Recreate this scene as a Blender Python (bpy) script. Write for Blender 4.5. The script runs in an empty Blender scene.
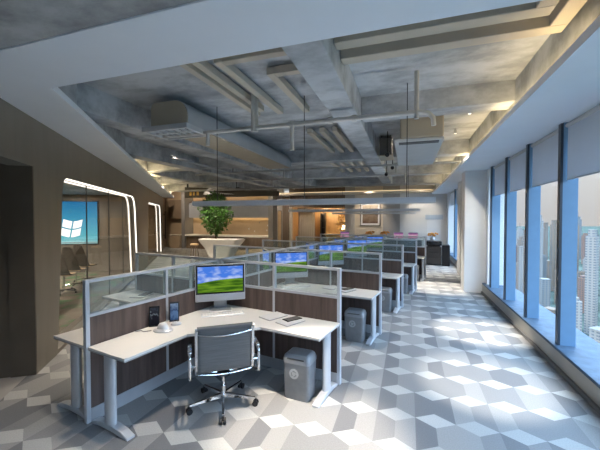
import bpy, bmesh, math, random
from mathutils import Vector, Matrix
random.seed(7)
PI = math.pi
sc = bpy.context.scene
C = sc.collection
R = math.radians

# ------------------------------------------------------------------ frames
# world: +Y runs along the window wall, the eye stands over the origin.
# the desk cluster is turned 9.95 degrees against the room.
DA = R(-9.95)
def S(x, y, z=0.0):
    x -= 3.2981; y += 3.6144
    return Vector((math.cos(DA)*x - math.sin(DA)*y, math.sin(DA)*x + math.cos(DA)*y, z))
# left wall: s runs along it away from the eye, n is into the office
LP, LD, LN = Vector((-4.07, 2.27, 0)), Vector((-.588, .809, 0)), Vector((.809, .588, 0))
def L(s, n, z=0.0): return LP + LD*s + LN*n + Vector((0, 0, z))
LANG = math.atan2(LD.y, LD.x)

# ------------------------------------------------------------------ materials
M = {}
def new_mat(name):
    m = bpy.data.materials.new(name); m.use_nodes = True
    nt = m.node_tree
    return m, nt, nt.nodes['Principled BSDF']
def pbr(name, col, rough=.5, metal=0., spec=.5, noise=0., scale=8., bump=0., bscale=60., coat=0.):
    m, nt, b = new_mat(name)
    b.inputs['Base Color'].default_value = (*col, 1)
    b.inputs['Roughness'].default_value = rough
    b.inputs['Metallic'].default_value = metal
    b.inputs['Specular IOR Level'].default_value = spec
    if coat: b.inputs['Coat Weight'].default_value = coat
    if noise or bump:
        tc = nt.nodes.new('ShaderNodeTexCoord')
    if noise:
        n = nt.nodes.new('ShaderNodeTexNoise'); n.inputs['Scale'].default_value = scale; n.inputs['Detail'].default_value = 6
        nt.links.new(tc.outputs['Object'], n.inputs['Vector'])
        r = nt.nodes.new('ShaderNodeValToRGB')
        r.color_ramp.elements[0].position = .3; r.color_ramp.elements[1].position = .7
        r.color_ramp.elements[0].color = (*[c*(1-noise) for c in col], 1)
        r.color_ramp.elements[1].color = (*[min(1, c*(1+noise)) for c in col], 1)
        nt.links.new(n.outputs['Fac'], r.inputs['Fac']); nt.links.new(r.outputs['Color'], b.inputs['Base Color'])
    if bump:
        n2 = nt.nodes.new('ShaderNodeTexNoise'); n2.inputs['Scale'].default_value = bscale
        nt.links.new(tc.outputs['Object'], n2.inputs['Vector'])
        bp = nt.nodes.new('ShaderNodeBump'); bp.inputs['Strength'].default_value = bump; bp.inputs['Distance'].default_value = .01
        nt.links.new(n2.outputs['Fac'], bp.inputs['Height']); nt.links.new(bp.outputs['Normal'], b.inputs['Normal'])
    M[name] = m
    return m
def emit(name, col, st):
    m = bpy.data.materials.new(name); m.use_nodes = True
    nt = m.node_tree; nt.nodes.remove(nt.nodes['Principled BSDF'])
    e = nt.nodes.new('ShaderNodeEmission'); e.inputs['Color'].default_value = (*col, 1); e.inputs['Strength'].default_value = st
    nt.links.new(e.outputs[0], nt.nodes['Material Output'].inputs['Surface'])
    M[name] = m
    return m
def node_math(nt, op, a, b=None):
    n = nt.nodes.new('ShaderNodeMath'); n.operation = op
    for i, v in enumerate((a, b)):
        if v is None: continue
        if isinstance(v, (int, float)): n.inputs[i].default_value = v
        else: nt.links.new(v, n.inputs[i])
    return n.outputs[0]

def glass(name, tint, gloss=1.0, rough=0.0, milk=0.0):
    m = bpy.data.materials.new(name); m.use_nodes = True
    nt = m.node_tree; nt.nodes.remove(nt.nodes['Principled BSDF'])
    t = nt.nodes.new('ShaderNodeBsdfTransparent'); t.inputs['Color'].default_value = (*tint, 1)
    g = nt.nodes.new('ShaderNodeBsdfGlossy'); g.inputs['Roughness'].default_value = rough
    f = nt.nodes.new('ShaderNodeLayerWeight'); f.inputs['Blend'].default_value = .5
    fr = node_math(nt, 'MULTIPLY', node_math(nt, 'ADD', node_math(nt, 'MULTIPLY', node_math(nt, 'POWER', f.outputs['Facing'], 5.0), .96), .04), gloss)
    mx = nt.nodes.new('ShaderNodeMixShader')
    nt.links.new(fr, mx.inputs[0])
    base = t.outputs[0]
    if milk:
        d = nt.nodes.new('ShaderNodeBsdfDiffuse'); d.inputs['Color'].default_value = (.62, .70, .72, 1)
        m2 = nt.nodes.new('ShaderNodeMixShader'); m2.inputs[0].default_value = milk
        nt.links.new(base, m2.inputs[1]); nt.links.new(d.outputs[0], m2.inputs[2]); base = m2.outputs[0]
    nt.links.new(base, mx.inputs[1]); nt.links.new(g.outputs[0], mx.inputs[2])
    nt.links.new(mx.outputs[0], nt.nodes['Material Output'].inputs['Surface'])
    M[name] = m
    return m
def wood(name, c1, c2, axis_scale=(14, 14, .8), rough=.45):
    m, nt, b = new_mat(name)
    tc = nt.nodes.new('ShaderNodeTexCoord'); mp = nt.nodes.new('ShaderNodeMapping')
    mp.inputs['Scale'].default_value = axis_scale
    n = nt.nodes.new('ShaderNodeTexNoise'); n.inputs['Scale'].default_value = 1.6; n.inputs['Detail'].default_value = 8; n.inputs['Roughness'].default_value = .62
    r = nt.nodes.new('ShaderNodeValToRGB')
    r.color_ramp.elements[0].position = .33; r.color_ramp.elements[1].position = .68
    r.color_ramp.elements[0].color = (*c1, 1); r.color_ramp.elements[1].color = (*c2, 1)
    nt.links.new(tc.outputs['Object'], mp.inputs['Vector']); nt.links.new(mp.outputs[0], n.inputs['Vector'])
    nt.links.new(n.outputs['Fac'], r.inputs['Fac']); nt.links.new(r.outputs[0], b.inputs['Base Color'])
    b.inputs['Roughness'].default_value = rough
    M[name] = m
    return m

def concrete(name, c1, c2, rough=.75):
    m, nt, b = new_mat(name)
    tc = nt.nodes.new('ShaderNodeTexCoord')
    n1 = nt.nodes.new('ShaderNodeTexNoise'); n1.inputs['Scale'].default_value = 1.5; n1.inputs['Detail'].default_value = 9; n1.inputs['Roughness'].default_value = .65
    mp = nt.nodes.new('ShaderNodeMapping'); mp.inputs['Scale'].default_value = (1.0, 1.5, 1.5)
    nt.links.new(tc.outputs['Object'], mp.inputs['Vector']); nt.links.new(mp.outputs[0], n1.inputs['Vector'])
    r = nt.nodes.new('ShaderNodeValToRGB')
    r.color_ramp.elements[0].position = .40; r.color_ramp.elements[1].position = .60
    r.color_ramp.elements[0].color = (*c1, 1); r.color_ramp.elements[1].color = (*c2, 1)
    nt.links.new(n1.outputs['Fac'], r.inputs['Fac']); nt.links.new(r.outputs[0], b.inputs['Base Color'])
    b.inputs['Roughness'].default_value = rough
    n2 = nt.nodes.new('ShaderNodeTexNoise'); n2.inputs['Scale'].default_value = 14; n2.inputs['Detail'].default_value = 5
    nt.links.new(tc.outputs['Object'], n2.inputs['Vector'])
    bp = nt.nodes.new('ShaderNodeBump'); bp.inputs['Strength'].default_value = .15; bp.inputs['Distance'].default_value = .02
    nt.links.new(n2.outputs['Fac'], bp.inputs['Height']); nt.links.new(bp.outputs[0], b.inputs['Normal'])
    M[name] = m
    return m

def carpet(name):
    """Woven carpet: rows of pale rhombi, tip to tip, with two trapezoids between rows in random greys."""
    m, nt, b = new_mat(name)
    tc = nt.nodes.new('ShaderNodeTexCoord'); sp = nt.nodes.new('ShaderNodeSeparateXYZ')
    nt.links.new(tc.outputs['Object'], sp.inputs[0])
    mt = lambda op, a, c=None: node_math(nt, op, a, c)
    u = mt('DIVIDE', mt('SUBTRACT', sp.outputs[0], 1.19), .37)
    v = mt('DIVIDE', mt('SUBTRACT', sp.outputs[1], 3.89), .49)
    col = mt('FLOOR', u)
    fx = mt('SUBTRACT', mt('SUBTRACT', u, col), .5)
    afx = mt('MULTIPLY', mt('ABSOLUTE', fx), 2.0)
    rv = mt('ROUND', v)
    dv = mt('DIVIDE', mt('ABSOLUTE', mt('SUBTRACT', v, rv)), .24)
    rh = mt('LESS_THAN', mt('ADD', afx, dv), 1.0)
    row = mt('FLOOR', v)
    side = mt('GREATER_THAN', fx, 0.0)
    cmb = nt.nodes.new('ShaderNodeCombineXYZ')
    nt.links.new(mt('ADD', mt('MULTIPLY', col, 2.0), side), cmb.inputs[0]); nt.links.new(row, cmb.inputs[1])
    wn = nt.nodes.new('ShaderNodeTexWhiteNoise'); wn.noise_dimensions = '2D'
    nt.links.new(cmb.outputs[0], wn.inputs['Vector'])
    r = nt.nodes.new('ShaderNodeValToRGB'); r.color_ramp.interpolation = 'CONSTANT'
    els = r.color_ramp.elements
    els[0].position = 0; els[0].color = (.168, .176, .190, 1)  # greys cooled: the window light's blue is put into the carpet colour
    els[1].position = .30; els[1].color = (.225, .232, .242, 1)
    e = els.new(.62); e.color = (.29, .295, .30, 1)
    nt.links.new(wn.outputs['Value'], r.inputs['Fac'])
    cmb2 = nt.nodes.new('ShaderNodeCombineXYZ'); nt.links.new(col, cmb2.inputs[0]); nt.links.new(rv, cmb2.inputs[1]); cmb2.inputs[2].default_value = 5
    wn2 = nt.nodes.new('ShaderNodeTexWhiteNoise'); wn2.noise_dimensions = '3D'; nt.links.new(cmb2.outputs[0], wn2.inputs['Vector'])
    r2 = nt.nodes.new('ShaderNodeValToRGB'); r2.color_ramp.interpolation = 'CONSTANT'
    r2.color_ramp.elements[0].color = (.39, .40, .405, 1); r2.color_ramp.elements[1].position = .6; r2.color_ramp.elements[1].color = (.44, .45, .45, 1)
    nt.links.new(wn2.outputs['Value'], r2.inputs['Fac'])
    mx = nt.nodes.new('ShaderNodeMix'); mx.data_type = 'RGBA'
    nt.links.new(rh, mx.inputs[0]); nt.links.new(r.outputs[0], mx.inputs[6]); nt.links.new(r2.outputs[0], mx.inputs[7])
    nz = nt.nodes.new('ShaderNodeTexNoise'); nz.inputs['Scale'].default_value = 90; nz.inputs['Detail'].default_value = 3
    nt.links.new(tc.outputs['Object'], nz.inputs['Vector'])
    mr = nt.nodes.new('ShaderNodeMapRange'); mr.inputs[1].default_value = .3; mr.inputs[2].default_value = .7; mr.inputs[3].default_value = .88; mr.inputs[4].default_value = 1.08
    nt.links.new(nz.outputs['Fac'], mr.inputs[0])
    vm = nt.nodes.new('ShaderNodeVectorMath'); vm.operation = 'SCALE'
    nt.links.new(mx.outputs[2], vm.inputs[0]); nt.links.new(mr.outputs[0], vm.inputs['Scale'])
    nt.links.new(vm.outputs[0], b.inputs['Base Color'])
    b.inputs['Roughness'].default_value = .55; b.inputs['Specular IOR Level'].default_value = .35
    bp = nt.nodes.new('ShaderNodeBump'); bp.inputs['Strength'].default_value = .12; bp.inputs['Distance'].default_value = .004
    nt.links.new(nz.outputs['Fac'], bp.inputs['Height']); nt.links.new(bp.outputs[0], b.inputs['Normal'])
    M[name] = m
    return m

def checks(name, c1, c2, c3, s):
    m, nt, b = new_mat(name)
    tc = nt.nodes.new('ShaderNodeTexCoord')
    ck = nt.nodes.new('ShaderNodeTexChecker'); ck.inputs['Scale'].default_value = s
    ck.inputs['Color1'].default_value = (*c1, 1); ck.inputs['Color2'].default_value = (*c2, 1)
    nt.links.new(tc.outputs['Object'], ck.inputs['Vector'])
    n = nt.nodes.new('ShaderNodeTexNoise'); n.inputs['Scale'].default_value = 1.4
    nt.links.new(tc.outputs['Object'], n.inputs['Vector'])
    mr = nt.nodes.new('ShaderNodeMapRange'); mr.inputs[1].default_value = .45; mr.inputs[2].default_value = .55
    nt.links.new(n.outputs['Fac'], mr.inputs[0])
    mx = nt.nodes.new('ShaderNodeMix'); mx.data_type = 'RGBA'
    nt.links.new(mr.outputs[0], mx.inputs[0]); nt.links.new(ck.outputs[0], mx.inputs[6]); mx.inputs[7].default_value = (*c3, 1)
    nt.links.new(mx.outputs[2], b.inputs['Base Color']); b.inputs['Roughness'].default_value = .8
    M[name] = m

def wallpaper(name, st=.8):
    """Screen picture: a blue sky with small clouds over a plain green hill (object space, x across, z up, 0..1 after mapping)."""
    m = bpy.data.materials.new(name); m.use_nodes = True
    nt = m.node_tree; nt.nodes.remove(nt.nodes['Principled BSDF'])
    tc = nt.nodes.new('ShaderNodeTexCoord'); sp = nt.nodes.new('ShaderNodeSeparateXYZ')
    nt.links.new(tc.outputs['Generated'], sp.inputs[0])
    mt = lambda op, a, c=None: node_math(nt, op, a, c)
    x, z = sp.outputs[0], sp.outputs[2]
    hill = mt('ADD', .36, mt('ADD', mt('MULTIPLY', x, .17), mt('MULTIPLY', mt('SINE', mt('MULTIPLY', x, 3.6)), .035)))
    isg = mt('LESS_THAN', z, hill)
    mp = nt.nodes.new('ShaderNodeMapping'); mp.inputs['Scale'].default_value = (5.5, 1, 9)
    nt.links.new(tc.outputs['Generated'], mp.inputs['Vector'])
    n = nt.nodes.new('ShaderNodeTexNoise'); n.inputs['Scale'].default_value = .55; n.inputs['Detail'].default_value = 4
    nt.links.new(mp.outputs[0], n.inputs['Vector'])
    cr = nt.nodes.new('ShaderNodeValToRGB')
    cr.color_ramp.elements[0].position = .46; cr.color_ramp.elements[0].color = (.06, .19, .70, 1)
    cr.color_ramp.elements[1].position = .80; cr.color_ramp.elements[1].color = (.72, .80, .95, 1)
    nt.links.new(n.outputs['Fac'], cr.inputs['Fac'])
    mp2 = nt.nodes.new('ShaderNodeMapping'); mp2.inputs['Scale'].default_value = (2, 1, 12)
    nt.links.new(tc.outputs['Generated'], mp2.inputs['Vector'])
    n2 = nt.nodes.new('ShaderNodeTexNoise'); n2.inputs['Scale'].default_value = 1.0; n2.inputs['Detail'].default_value = 3
    nt.links.new(mp2.outputs[0], n2.inputs['Vector'])
    gr = nt.nodes.new('ShaderNodeValToRGB')
    gr.color_ramp.elements[0].position = .38; gr.color_ramp.elements[0].color = (.025, .085, .008, 1)
    gr.color_ramp.elements[1].position = .62; gr.color_ramp.elements[1].color = (.15, .30, .02, 1)
    nt.links.new(n2.outputs['Fac'], gr.inputs['Fac'])
    mx = nt.nodes.new('ShaderNodeMix'); mx.data_type = 'RGBA'
    nt.links.new(isg, mx.inputs[0]); nt.links.new(cr.outputs[0], mx.inputs[6]); nt.links.new(gr.outputs[0], mx.inputs[7])
    e = nt.nodes.new('ShaderNodeEmission'); e.inputs['Strength'].default_value = st
    nt.links.new(mx.outputs[2], e.inputs['Color']); nt.links.new(e.outputs[0], nt.nodes['Material Output'].inputs['Surface'])
    M[name] = m

def ramp_screen(name, stops, st, blotch=0.):
    m = bpy.data.materials.new(name); m.use_nodes = True
    nt = m.node_tree; nt.nodes.remove(nt.nodes['Principled BSDF'])
    tc = nt.nodes.new('ShaderNodeTexCoord'); sp = nt.nodes.new('ShaderNodeSeparateXYZ')
    nt.links.new(tc.outputs['Generated'], sp.inputs[0])
    f = sp.outputs[2]
    if blotch:
        n = nt.nodes.new('ShaderNodeTexNoise'); n.inputs['Scale'].default_value = 3.5; n.inputs['Detail'].default_value = 4
        nt.links.new(tc.outputs['Generated'], n.inputs['Vector'])
        f = node_math(nt, 'ADD', f, node_math(nt, 'MULTIPLY', node_math(nt, 'SUBTRACT', n.outputs['Fac'], .5), blotch))
    r = nt.nodes.new('ShaderNodeValToRGB')
    els = r.color_ramp.elements
    els[0].position, els[0].color = stops[0][0], (*stops[0][1], 1)
    els[1].position, els[1].color = stops[-1][0], (*stops[-1][1], 1)
    for p, c in stops[1:-1]:
        e = els.new(p); e.color = (*c, 1)
    nt.links.new(f, r.inputs['Fac'])
    if st > 0:
        e = nt.nodes.new('ShaderNodeEmission'); e.inputs['Strength'].default_value = st
        nt.links.new(r.outputs[0], e.inputs['Color'])
    else:
        e = nt.nodes.new('ShaderNodeBsdfPrincipled'); nt.links.new(r.outputs[0], e.inputs['Base Color']); e.inputs['Roughness'].default_value = .4
    nt.links.new(e.outputs[0], nt.nodes['Material Output'].inputs['Surface'])
    M[name] = m

def facade(name, wall, win, sx, sz):
    m, nt, b = new_mat(name)
    tc = nt.nodes.new('ShaderNodeTexCoord'); sp = nt.nodes.new('ShaderNodeSeparateXYZ')
    nt.links.new(tc.outputs['Object'], sp.inputs[0])
    mt = lambda op, a, c=None: node_math(nt, op, a, c)
    h = mt('ADD', sp.outputs[0], sp.outputs[1])
    a = mt('GREATER_THAN', mt('FRACT', mt('DIVIDE', h, sx)), .45)
    z = mt('GREATER_THAN', mt('FRACT', mt('DIVIDE', sp.outputs[2], sz)), .5)
    mx = nt.nodes.new('ShaderNodeMix'); mx.data_type = 'RGBA'
    nt.links.new(mt('MULTIPLY', a, z), mx.inputs[0]); mx.inputs[6].default_value = (*wall, 1); mx.inputs[7].default_value = (*win, 1)
    nt.links.new(mx.outputs[2], b.inputs['Base Color']); b.inputs['Roughness'].default_value = .8
    M[name] = m

carpet('carpet')
checks('green_carpet', (.06, .16, .06), (.16, .13, .10), (.17, .15, .12), 2.2)
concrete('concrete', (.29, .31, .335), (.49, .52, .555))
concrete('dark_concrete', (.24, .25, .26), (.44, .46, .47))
pbr('white_paint', (.66, .67, .69), .6, noise=.02, scale=2)
pbr('soffit_skylit', (.80, .85, .92), .55, noise=.02, scale=2)  # white paint with the blue of the window light put into its colour
pbr('back_white', (.62, .62, .62), .7, noise=.02, scale=3)
pbr('beige_wall', (.34, .255, .17), .6, noise=.06, scale=2)
pbr('cream_panel', (.56, .50, .41), .6, noise=.04, scale=3)
pbr('grey_wall', (.36, .35, .34), .6, noise=.04, scale=3)
wood('taupe_metal', (.150, .136, .115), (.185, .168, .142), (3, 3, .5), .36)
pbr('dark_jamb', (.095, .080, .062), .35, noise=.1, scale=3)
pbr('column_paint', (.78, .78, .77), .55, noise=.02, scale=2)
pbr('plinth_cream', (.48, .45, .40), .5, noise=.04, scale=4)
pbr('grey_strip', (.20, .20, .20), .5, noise=.05, scale=6)
pbr('blue_marble', (.075, .12, .18), .5, spec=.25, noise=.22, scale=9)
pbr('mullion_dark', (.06, .075, .095), .35, .6, noise=.05)
pbr('mullion_blue', (.15, .28, .43), .5, .0, noise=.03)
pbr('blind_fabric', (.68, .71, .76), .85, noise=.03, scale=3, bump=.1, bscale=300)
pbr('trunk_cream', (.46, .42, .35), .6, noise=.04, scale=4)
pbr('duct_white', (.46, .48, .50), .5, noise=.05, scale=3)
pbr('duct_side', (.40, .43, .46), .5, .3, noise=.06, scale=3)
pbr('duct_tan', (.36, .32, .25), .6, noise=.05, scale=3)
pbr('pipe_metal', (.40, .42, .44), .4, .5, noise=.08, scale=10)
pbr('pipe_light', (.50, .50, .49), .45, .2, noise=.06, scale=10)
pbr('grille_dark', (.08, .08, .08), .6, noise=.1)
pbr('black_metal', (.015, .015, .017), .4, .3, noise=.1)
pbr('pendant_grey', (.62, .66, .72), .45, .0, noise=.03)
pbr('pendant_diffuser', (.55, .57, .60), .5, noise=.02)
pbr('alu', (.62, .65, .70), .35, .35, noise=.04, scale=10)
pbr('alu_leg', (.56, .59, .63), .35, .35, noise=.04, scale=10)
pbr('kick', (.46, .49, .53), .4, .3, noise=.04, scale=6)
wood('panel_wood', (.052, .036, .032), (.135, .096, .084), (9, 9, .55), .42)
pbr('desk_white', (.72, .715, .70), .32, noise=.015, scale=6)
pbr('desk_edge', (.40, .41, .42), .4, noise=.03, scale=6)
pbr('silver_plastic', (.56, .58, .61), .3, .25, noise=.02)
pbr('white_plastic', (.78, .78, .78), .3, noise=.02)
pbr('black_gloss', (.010, .010, .012), .12, noise=.1)
pbr('bin_grey', (.20, .21, .225), .42, .1, noise=.08, scale=12, bump=.05, bscale=200)
pbr('bin_lid', (.28, .295, .315), .38, .15, noise=.06, scale=12)
pbr('bin_badge', (.36, .38, .40), .4, noise=.05)
pbr('chrome', (.72, .73, .75), .12, 1.0, noise=.02)
pbr('caster_black', (.012, .012, .014), .5, noise=.1)
wood('mesh_fabric', (.10, .104, .108), (.15, .155, .158), (3, 3, 120), .75)
pbr('paper_white', (.70, .71, .73), .45, noise=.03, scale=20)
pbr('paper_edge', (.18, .19, .21), .5, noise=.05)
pbr('planter_white', (.66, .63, .57), .4, noise=.04, scale=4)
pbr('bark', (.07, .045, .03), .8, noise=.25, scale=14)
pbr('leaf', (.038, .12, .013), .5, noise=.55, scale=7)
pbr('tan_seat', (.50, .36, .20), .6, noise=.08)
pbr('brown_pillar', (.15, .11, .075), .5, noise=.08, scale=4)
wood('oak', (.28, .17, .085), (.42, .27, .14), (5, 5, .6), .45)
wood('dark_oak', (.10, .07, .045), (.18, .13, .09), (5, 5, .5), .5)
pbr('shelf_frame', (.15, .145, .14), .5, noise=.05)
pbr('dark_panel', (.03, .028, .028), .4, noise=.2, scale=3)
pbr('panel_grey', (.20, .205, .22), .5, noise=.05, scale=3)
pbr('chair_brown', (.04, .034, .028), .5, noise=.08, scale=6)
pbr('orange', (.75, .30, .04), .6, noise=.15, scale=20)
pbr('gold', (.55, .36, .10), .4, .4, noise=.2, scale=10)
pbr('ground_city', (.062, .078, .066), 1.0, spec=0, noise=.6, scale=.03)
pbr('water', (.25, .33, .38), .4, noise=.1, scale=.01)
emit('led_white', (1.0, .93, .83), 1.7)
emit('led_warm', (1.0, .72, .36), 3.0)
emit('lamp_warm', (1.0, .75, .42), 6.0)
emit('spot_lens', (1.0, .93, .80), 1.6)
emit('led_cove', (1.0, .72, .36), 14.0)
emit('led_back', (1.0, .74, .42), .6)
pbr('pale_blue', (.40, .48, .58), .5, noise=.03)
emit('logo_white', (1, 1, 1), 1.3)
wallpaper('desktop_picture', .75)
ramp_screen('teal_screen', [(0., (.30, .55, .58)), (.16, (.10, .42, .52)), (.5, (.05, .29, .47)), (1., (.02, .14, .33))], 1.15, .12)
ramp_screen('pink_screen', [(0., (.75, .25, .45)), (.45, (.85, .55, .70)), (.75, (.35, .12, .30)), (1., (.12, .08, .2))], .55, .5)
ramp_screen('app_screen', [(0., (.05, .12, .3)), (.4, (.2, .35, .65)), (.6, (.05, .1, .25)), (1., (.35, .5, .75))], .35, .9)
ramp_screen('photo_print', [(0., (.10, .06, .04)), (.35, (.22, .17, .13)), (.6, (.06, .05, .05)), (.8, (.45, .38, .30)), (1., (.6, .55, .48))], 0, .7)
glass('partition_glass', (.88, .93, .93), 1.0, milk=.10)
glass('window_glass', (.985, .99, .99), .35)
glass('room_glass', (.90, .88, .85), .35)

# ------------------------------------------------------------------ mesh builder
class MB:
    def __init__(self): self.b = bmesh.new()
    def box(self, x0, y0, z0, x1, y1, z1, bev=0, mat=None, seg=1):
        vs = [self.b.verts.new(Vector(p)) for p in ((x0,y0,z0),(x1,y0,z0),(x1,y1,z0),(x0,y1,z0),(x0,y0,z1),(x1,y0,z1),(x1,y1,z1),(x0,y1,z1))]
        fs = [self.b.faces.new([vs[i] for i in f]) for f in ((3,2,1,0),(4,5,6,7),(0,1,5,4),(1,2,6,5),(2,3,7,6),(3,0,4,7))]
        if bev:
            es = list({e for f in fs for e in f.edges})
            r = bmesh.ops.bevel(self.b, geom=es, offset=bev, segments=seg, affect='EDGES', profile=.5)
            vs = list({v for f in r['faces'] for v in f.verts} | {v for v in vs if v.is_valid})
        if mat is not None:
            for v in vs: v.co = mat @ v.co
        return self
    def prism(self, pts, h0, h1, ax='z', mat=None, bev=0):
        """pts: outline; ax: which axis it is pulled along. z:(x,y) y:(x,z) x:(y,z)"""
        def P(p, h): return Vector({'z': (p[0], p[1], h), 'y': (p[0], h, p[1]), 'x': (h, p[0], p[1])}[ax])
        lo = [self.b.verts.new(P(p, h0)) for p in pts]; hi = [self.b.verts.new(P(p, h1)) for p in pts]
        n = len(pts); fs = []
        fs.append(self.b.faces.new(lo[::-1])); fs.append(self.b.faces.new(hi))
        for i in range(n): fs.append(self.b.faces.new((lo[i], lo[(i+1) % n], hi[(i+1) % n], hi[i])))
        vs = lo + hi
        if bev:
            es = [e for e in {e for f in fs for e in f.edges} if (e.verts[0] in lo) == (e.verts[1] in lo)]
            r = bmesh.ops.bevel(self.b, geom=es, offset=bev, segments=1, affect='EDGES', profile=.5)
            vs = list({v for f in r['faces'] for v in f.verts} | {v for v in vs if v.is_valid})
        if mat is not None:
            for v in vs: v.co = mat @ v.co
        return self
    def tube(self, pts, r, n=10, cap=True, closed=False):
        pts = [Vector(p) for p in pts]; rs = r if isinstance(r, (list, tuple)) else [r]*len(pts)
        rings = []; N = len(pts)
        up = None
        for i, p in enumerate(pts):
            a = pts[(i-1) % N] if (i > 0 or closed) else p; c = pts[(i+1) % N] if (i < N-1 or closed) else p
            t = (c - a).normalized()
            if up is None:
                up = Vector((0, 0, 1)) if abs(t.z) < .9 else Vector((1, 0, 0))
            x = t.cross(up)
            if x.length < 1e-4: x = t.cross(Vector((0, 1, 0)))
            x.normalize(); y = x.cross(t).normalized(); up = y
            rings.append([self.b.verts.new(p + (x*math.cos(2*PI*k/n) + y*math.sin(2*PI*k/n))*rs[i]) for k in range(n)])
        for i in range(N if closed else N-1):
            A, B = rings[i], rings[(i+1) % N]
            for k in range(n): self.b.faces.new((A[k], A[(k+1) % n], B[(k+1) % n], B[k]))
        if cap and not closed:
            self.b.faces.new(rings[0][::-1]); self.b.faces.new(rings[-1])
        return self
    def lathe(self, prof, n=20, cx=0, cy=0, sx=1, sy=1):
        rings = []
        for r, z in prof:
            if r < 1e-5: rings.append([self.b.verts.new((cx, cy, z))])
            else: rings.append([self.b.verts.new((cx + sx*r*math.cos(2*PI*k/n), cy + sy*r*math.sin(2*PI*k/n), z)) for k in range(n)])
        for A, B in zip(rings, rings[1:]):
            for k in range(n):
                a, b2 = A[k % len(A)], A[(k+1) % len(A)]; c, d = B[(k+1) % len(B)], B[k % len(B)]
                f = []
                for v in (a, b2, c, d):
                    if v not in f: f.append(v)
                if len(f) > 2: self.b.faces.new(f)
        if len(rings[0]) > 1: self.b.faces.new(rings[0][::-1])
        if len(rings[-1]) > 1: self.b.faces.new(rings[-1])
        return self
    def quad(self, *ps):
        self.b.faces.new([self.b.verts.new(Vector(p)) for p in ps]); return self
    def build(self, name, mat, parent=None, smooth=False, loc=None, rz=0):
        bmesh.ops.recalc_face_normals(self.b, faces=self.b.faces[:])
        me = bpy.data.meshes.new(name); self.b.to_mesh(me); self.b.free()
        mats = mat if isinstance(mat, (list, tuple)) else [mat]
        for k in mats: me.materials.append(M[k])
        if smooth:
            for p in me.polygons: p.use_smooth = True
            try: me.set_sharp_from_angle(angle=R(40))
            except Exception: pass
        o = bpy.data.objects.new(name, me); C.objects.link(o)
        if parent: o.parent = parent
        if loc is not None: o.location = loc
        if rz: o.rotation_euler.z = rz
        return o

def thing(name, label, cat, loc=(0, 0, 0), rz=0, group=None):
    o = bpy.data.objects.new(name, None); C.objects.link(o); o.empty_display_size = .1
    o.location = loc; o.rotation_euler.z = rz
    o['label'] = label; o['category'] = cat
    if group: o['group'] = group
    return o
def tag(o, label, cat, group=None):
    o['label'] = label; o['category'] = cat
    if group: o['group'] = group
    return o
def struct(o, label=None):
    o['kind'] = 'structure'
    if label: o['label'] = label
    return o
def kids(o): return [c for c in bpy.data.objects if c.parent == o]
def copy_tree(o, parent=None):
    c = o.copy(); C.objects.link(c)
    if parent: c.parent = parent
    for ch in kids(o): copy_tree(ch, c)
    return c
def dup(o, loc, rz, label, group=None):
    c = copy_tree(o); c.location = loc; c.rotation_euler.z = rz; c['label'] = label
    if group: c['group'] = group
    return c
def face_box(mb, *a, **k): return mb.box(*a, **k)
ORD = ['nearest', 'second', 'third', 'fourth', 'farthest']

# ================================================================== SETTING
# ---- floor
YB, YN = 18.4, -3.2          # back wall, near end
XG = 2.13                    # glass plane
fl = MB().prism([(2.6, YN-.3), (2.6, YB+.4), (-17.5, YB+.4), tuple(L(19.8, -.1)[:2]), tuple(L(-5.6, -.1)[:2])], -.12, 0.0)
fl = fl.build('floor', 'carpet'); struct(fl, 'grey and white rhombus patterned office carpet')

# ---- left wall with its two rounded glazed openings and the passage
def rounded(pts, rads, n=8):
    out = []; N = len(pts)
    for i, (p, r) in enumerate(zip(pts, rads)):
        p = Vector(p); a = Vector(pts[i-1]); c = Vector(pts[(i+1) % N])
        if r <= 0: out.append((p.x, p.y)); continue
        d1 = (a-p).normalized(); d2 = (c-p).normalized()
        p1, p2 = p + d1*r, p + d2*r
        for k in range(n+1):
            t = k/n; q = p1*(1-t)**2 + p*2*t*(1-t) + p2*t*t
            out.append((q.x, q.y))
    return out
OP1 = rounded([(1.36, .06), (1.64, 2.62), (7.78, 2.70), (8.22, .06)], [.0, .22, .55, .0])
OP2 = rounded([(10.6, .06), (10.85, 2.66), (15.55, 2.70), (16.0, .06)], [.0, .22, .50, .0])
THK = .26
def holed(name, outline, holes, thick, mat):
    cu = bpy.data.curves.new(name, 'CURVE'); cu.dimensions = '2D'; cu.fill_mode = 'BOTH'; cu.extrude = thick/2
    for ps in [outline] + holes:
        s = cu.splines.new('POLY'); s.points.add(len(ps)-1); s.use_cyclic_u = True
        for p, q in zip(s.points, ps): p.co = (q[0], q[1], 0, 1)
    tmp = bpy.data.objects.new(name, cu); C.objects.link(tmp)
    dg = bpy.context.evaluated_depsgraph_get()
    me = bpy.data.meshes.new_from_object(tmp.evaluated_get(dg))
    bpy.data.objects.remove(tmp); bpy.data.curves.remove(cu)
    me.materials.clear(); me.materials.append(M[mat])
    # curve plane (x, y, extrude) -> (s, z, n): keep right-handed
    Mx = Matrix(((1, 0, 0, 0), (0, 0, -1, 0), (0, 1, 0, 0), (0, 0, 0, 1)))
    me.transform(Mx)
    o = bpy.data.objects.new(name, me); C.objects.link(o)
    return o
# local: x = s, y = -n ... place so that front face (n = 0) lies on the wall line
wl = holed('wall_left', [(-5.6, 0), (-3.4, 0), (-3.4, 2.64), (.70, 2.64), (.70, 0), (17.15, 0), (17.15, 3.8), (-5.6, 3.8)], [OP1, OP2], THK, 'taupe_metal')
wl.rotation_euler.z = LANG; wl.location = L(0, -THK/2)
struct(wl, 'taupe metallic wall with rounded lit openings')
# x local = LD; y local = LD rotated +90 = (-.809,-.588) = -LN

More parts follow.
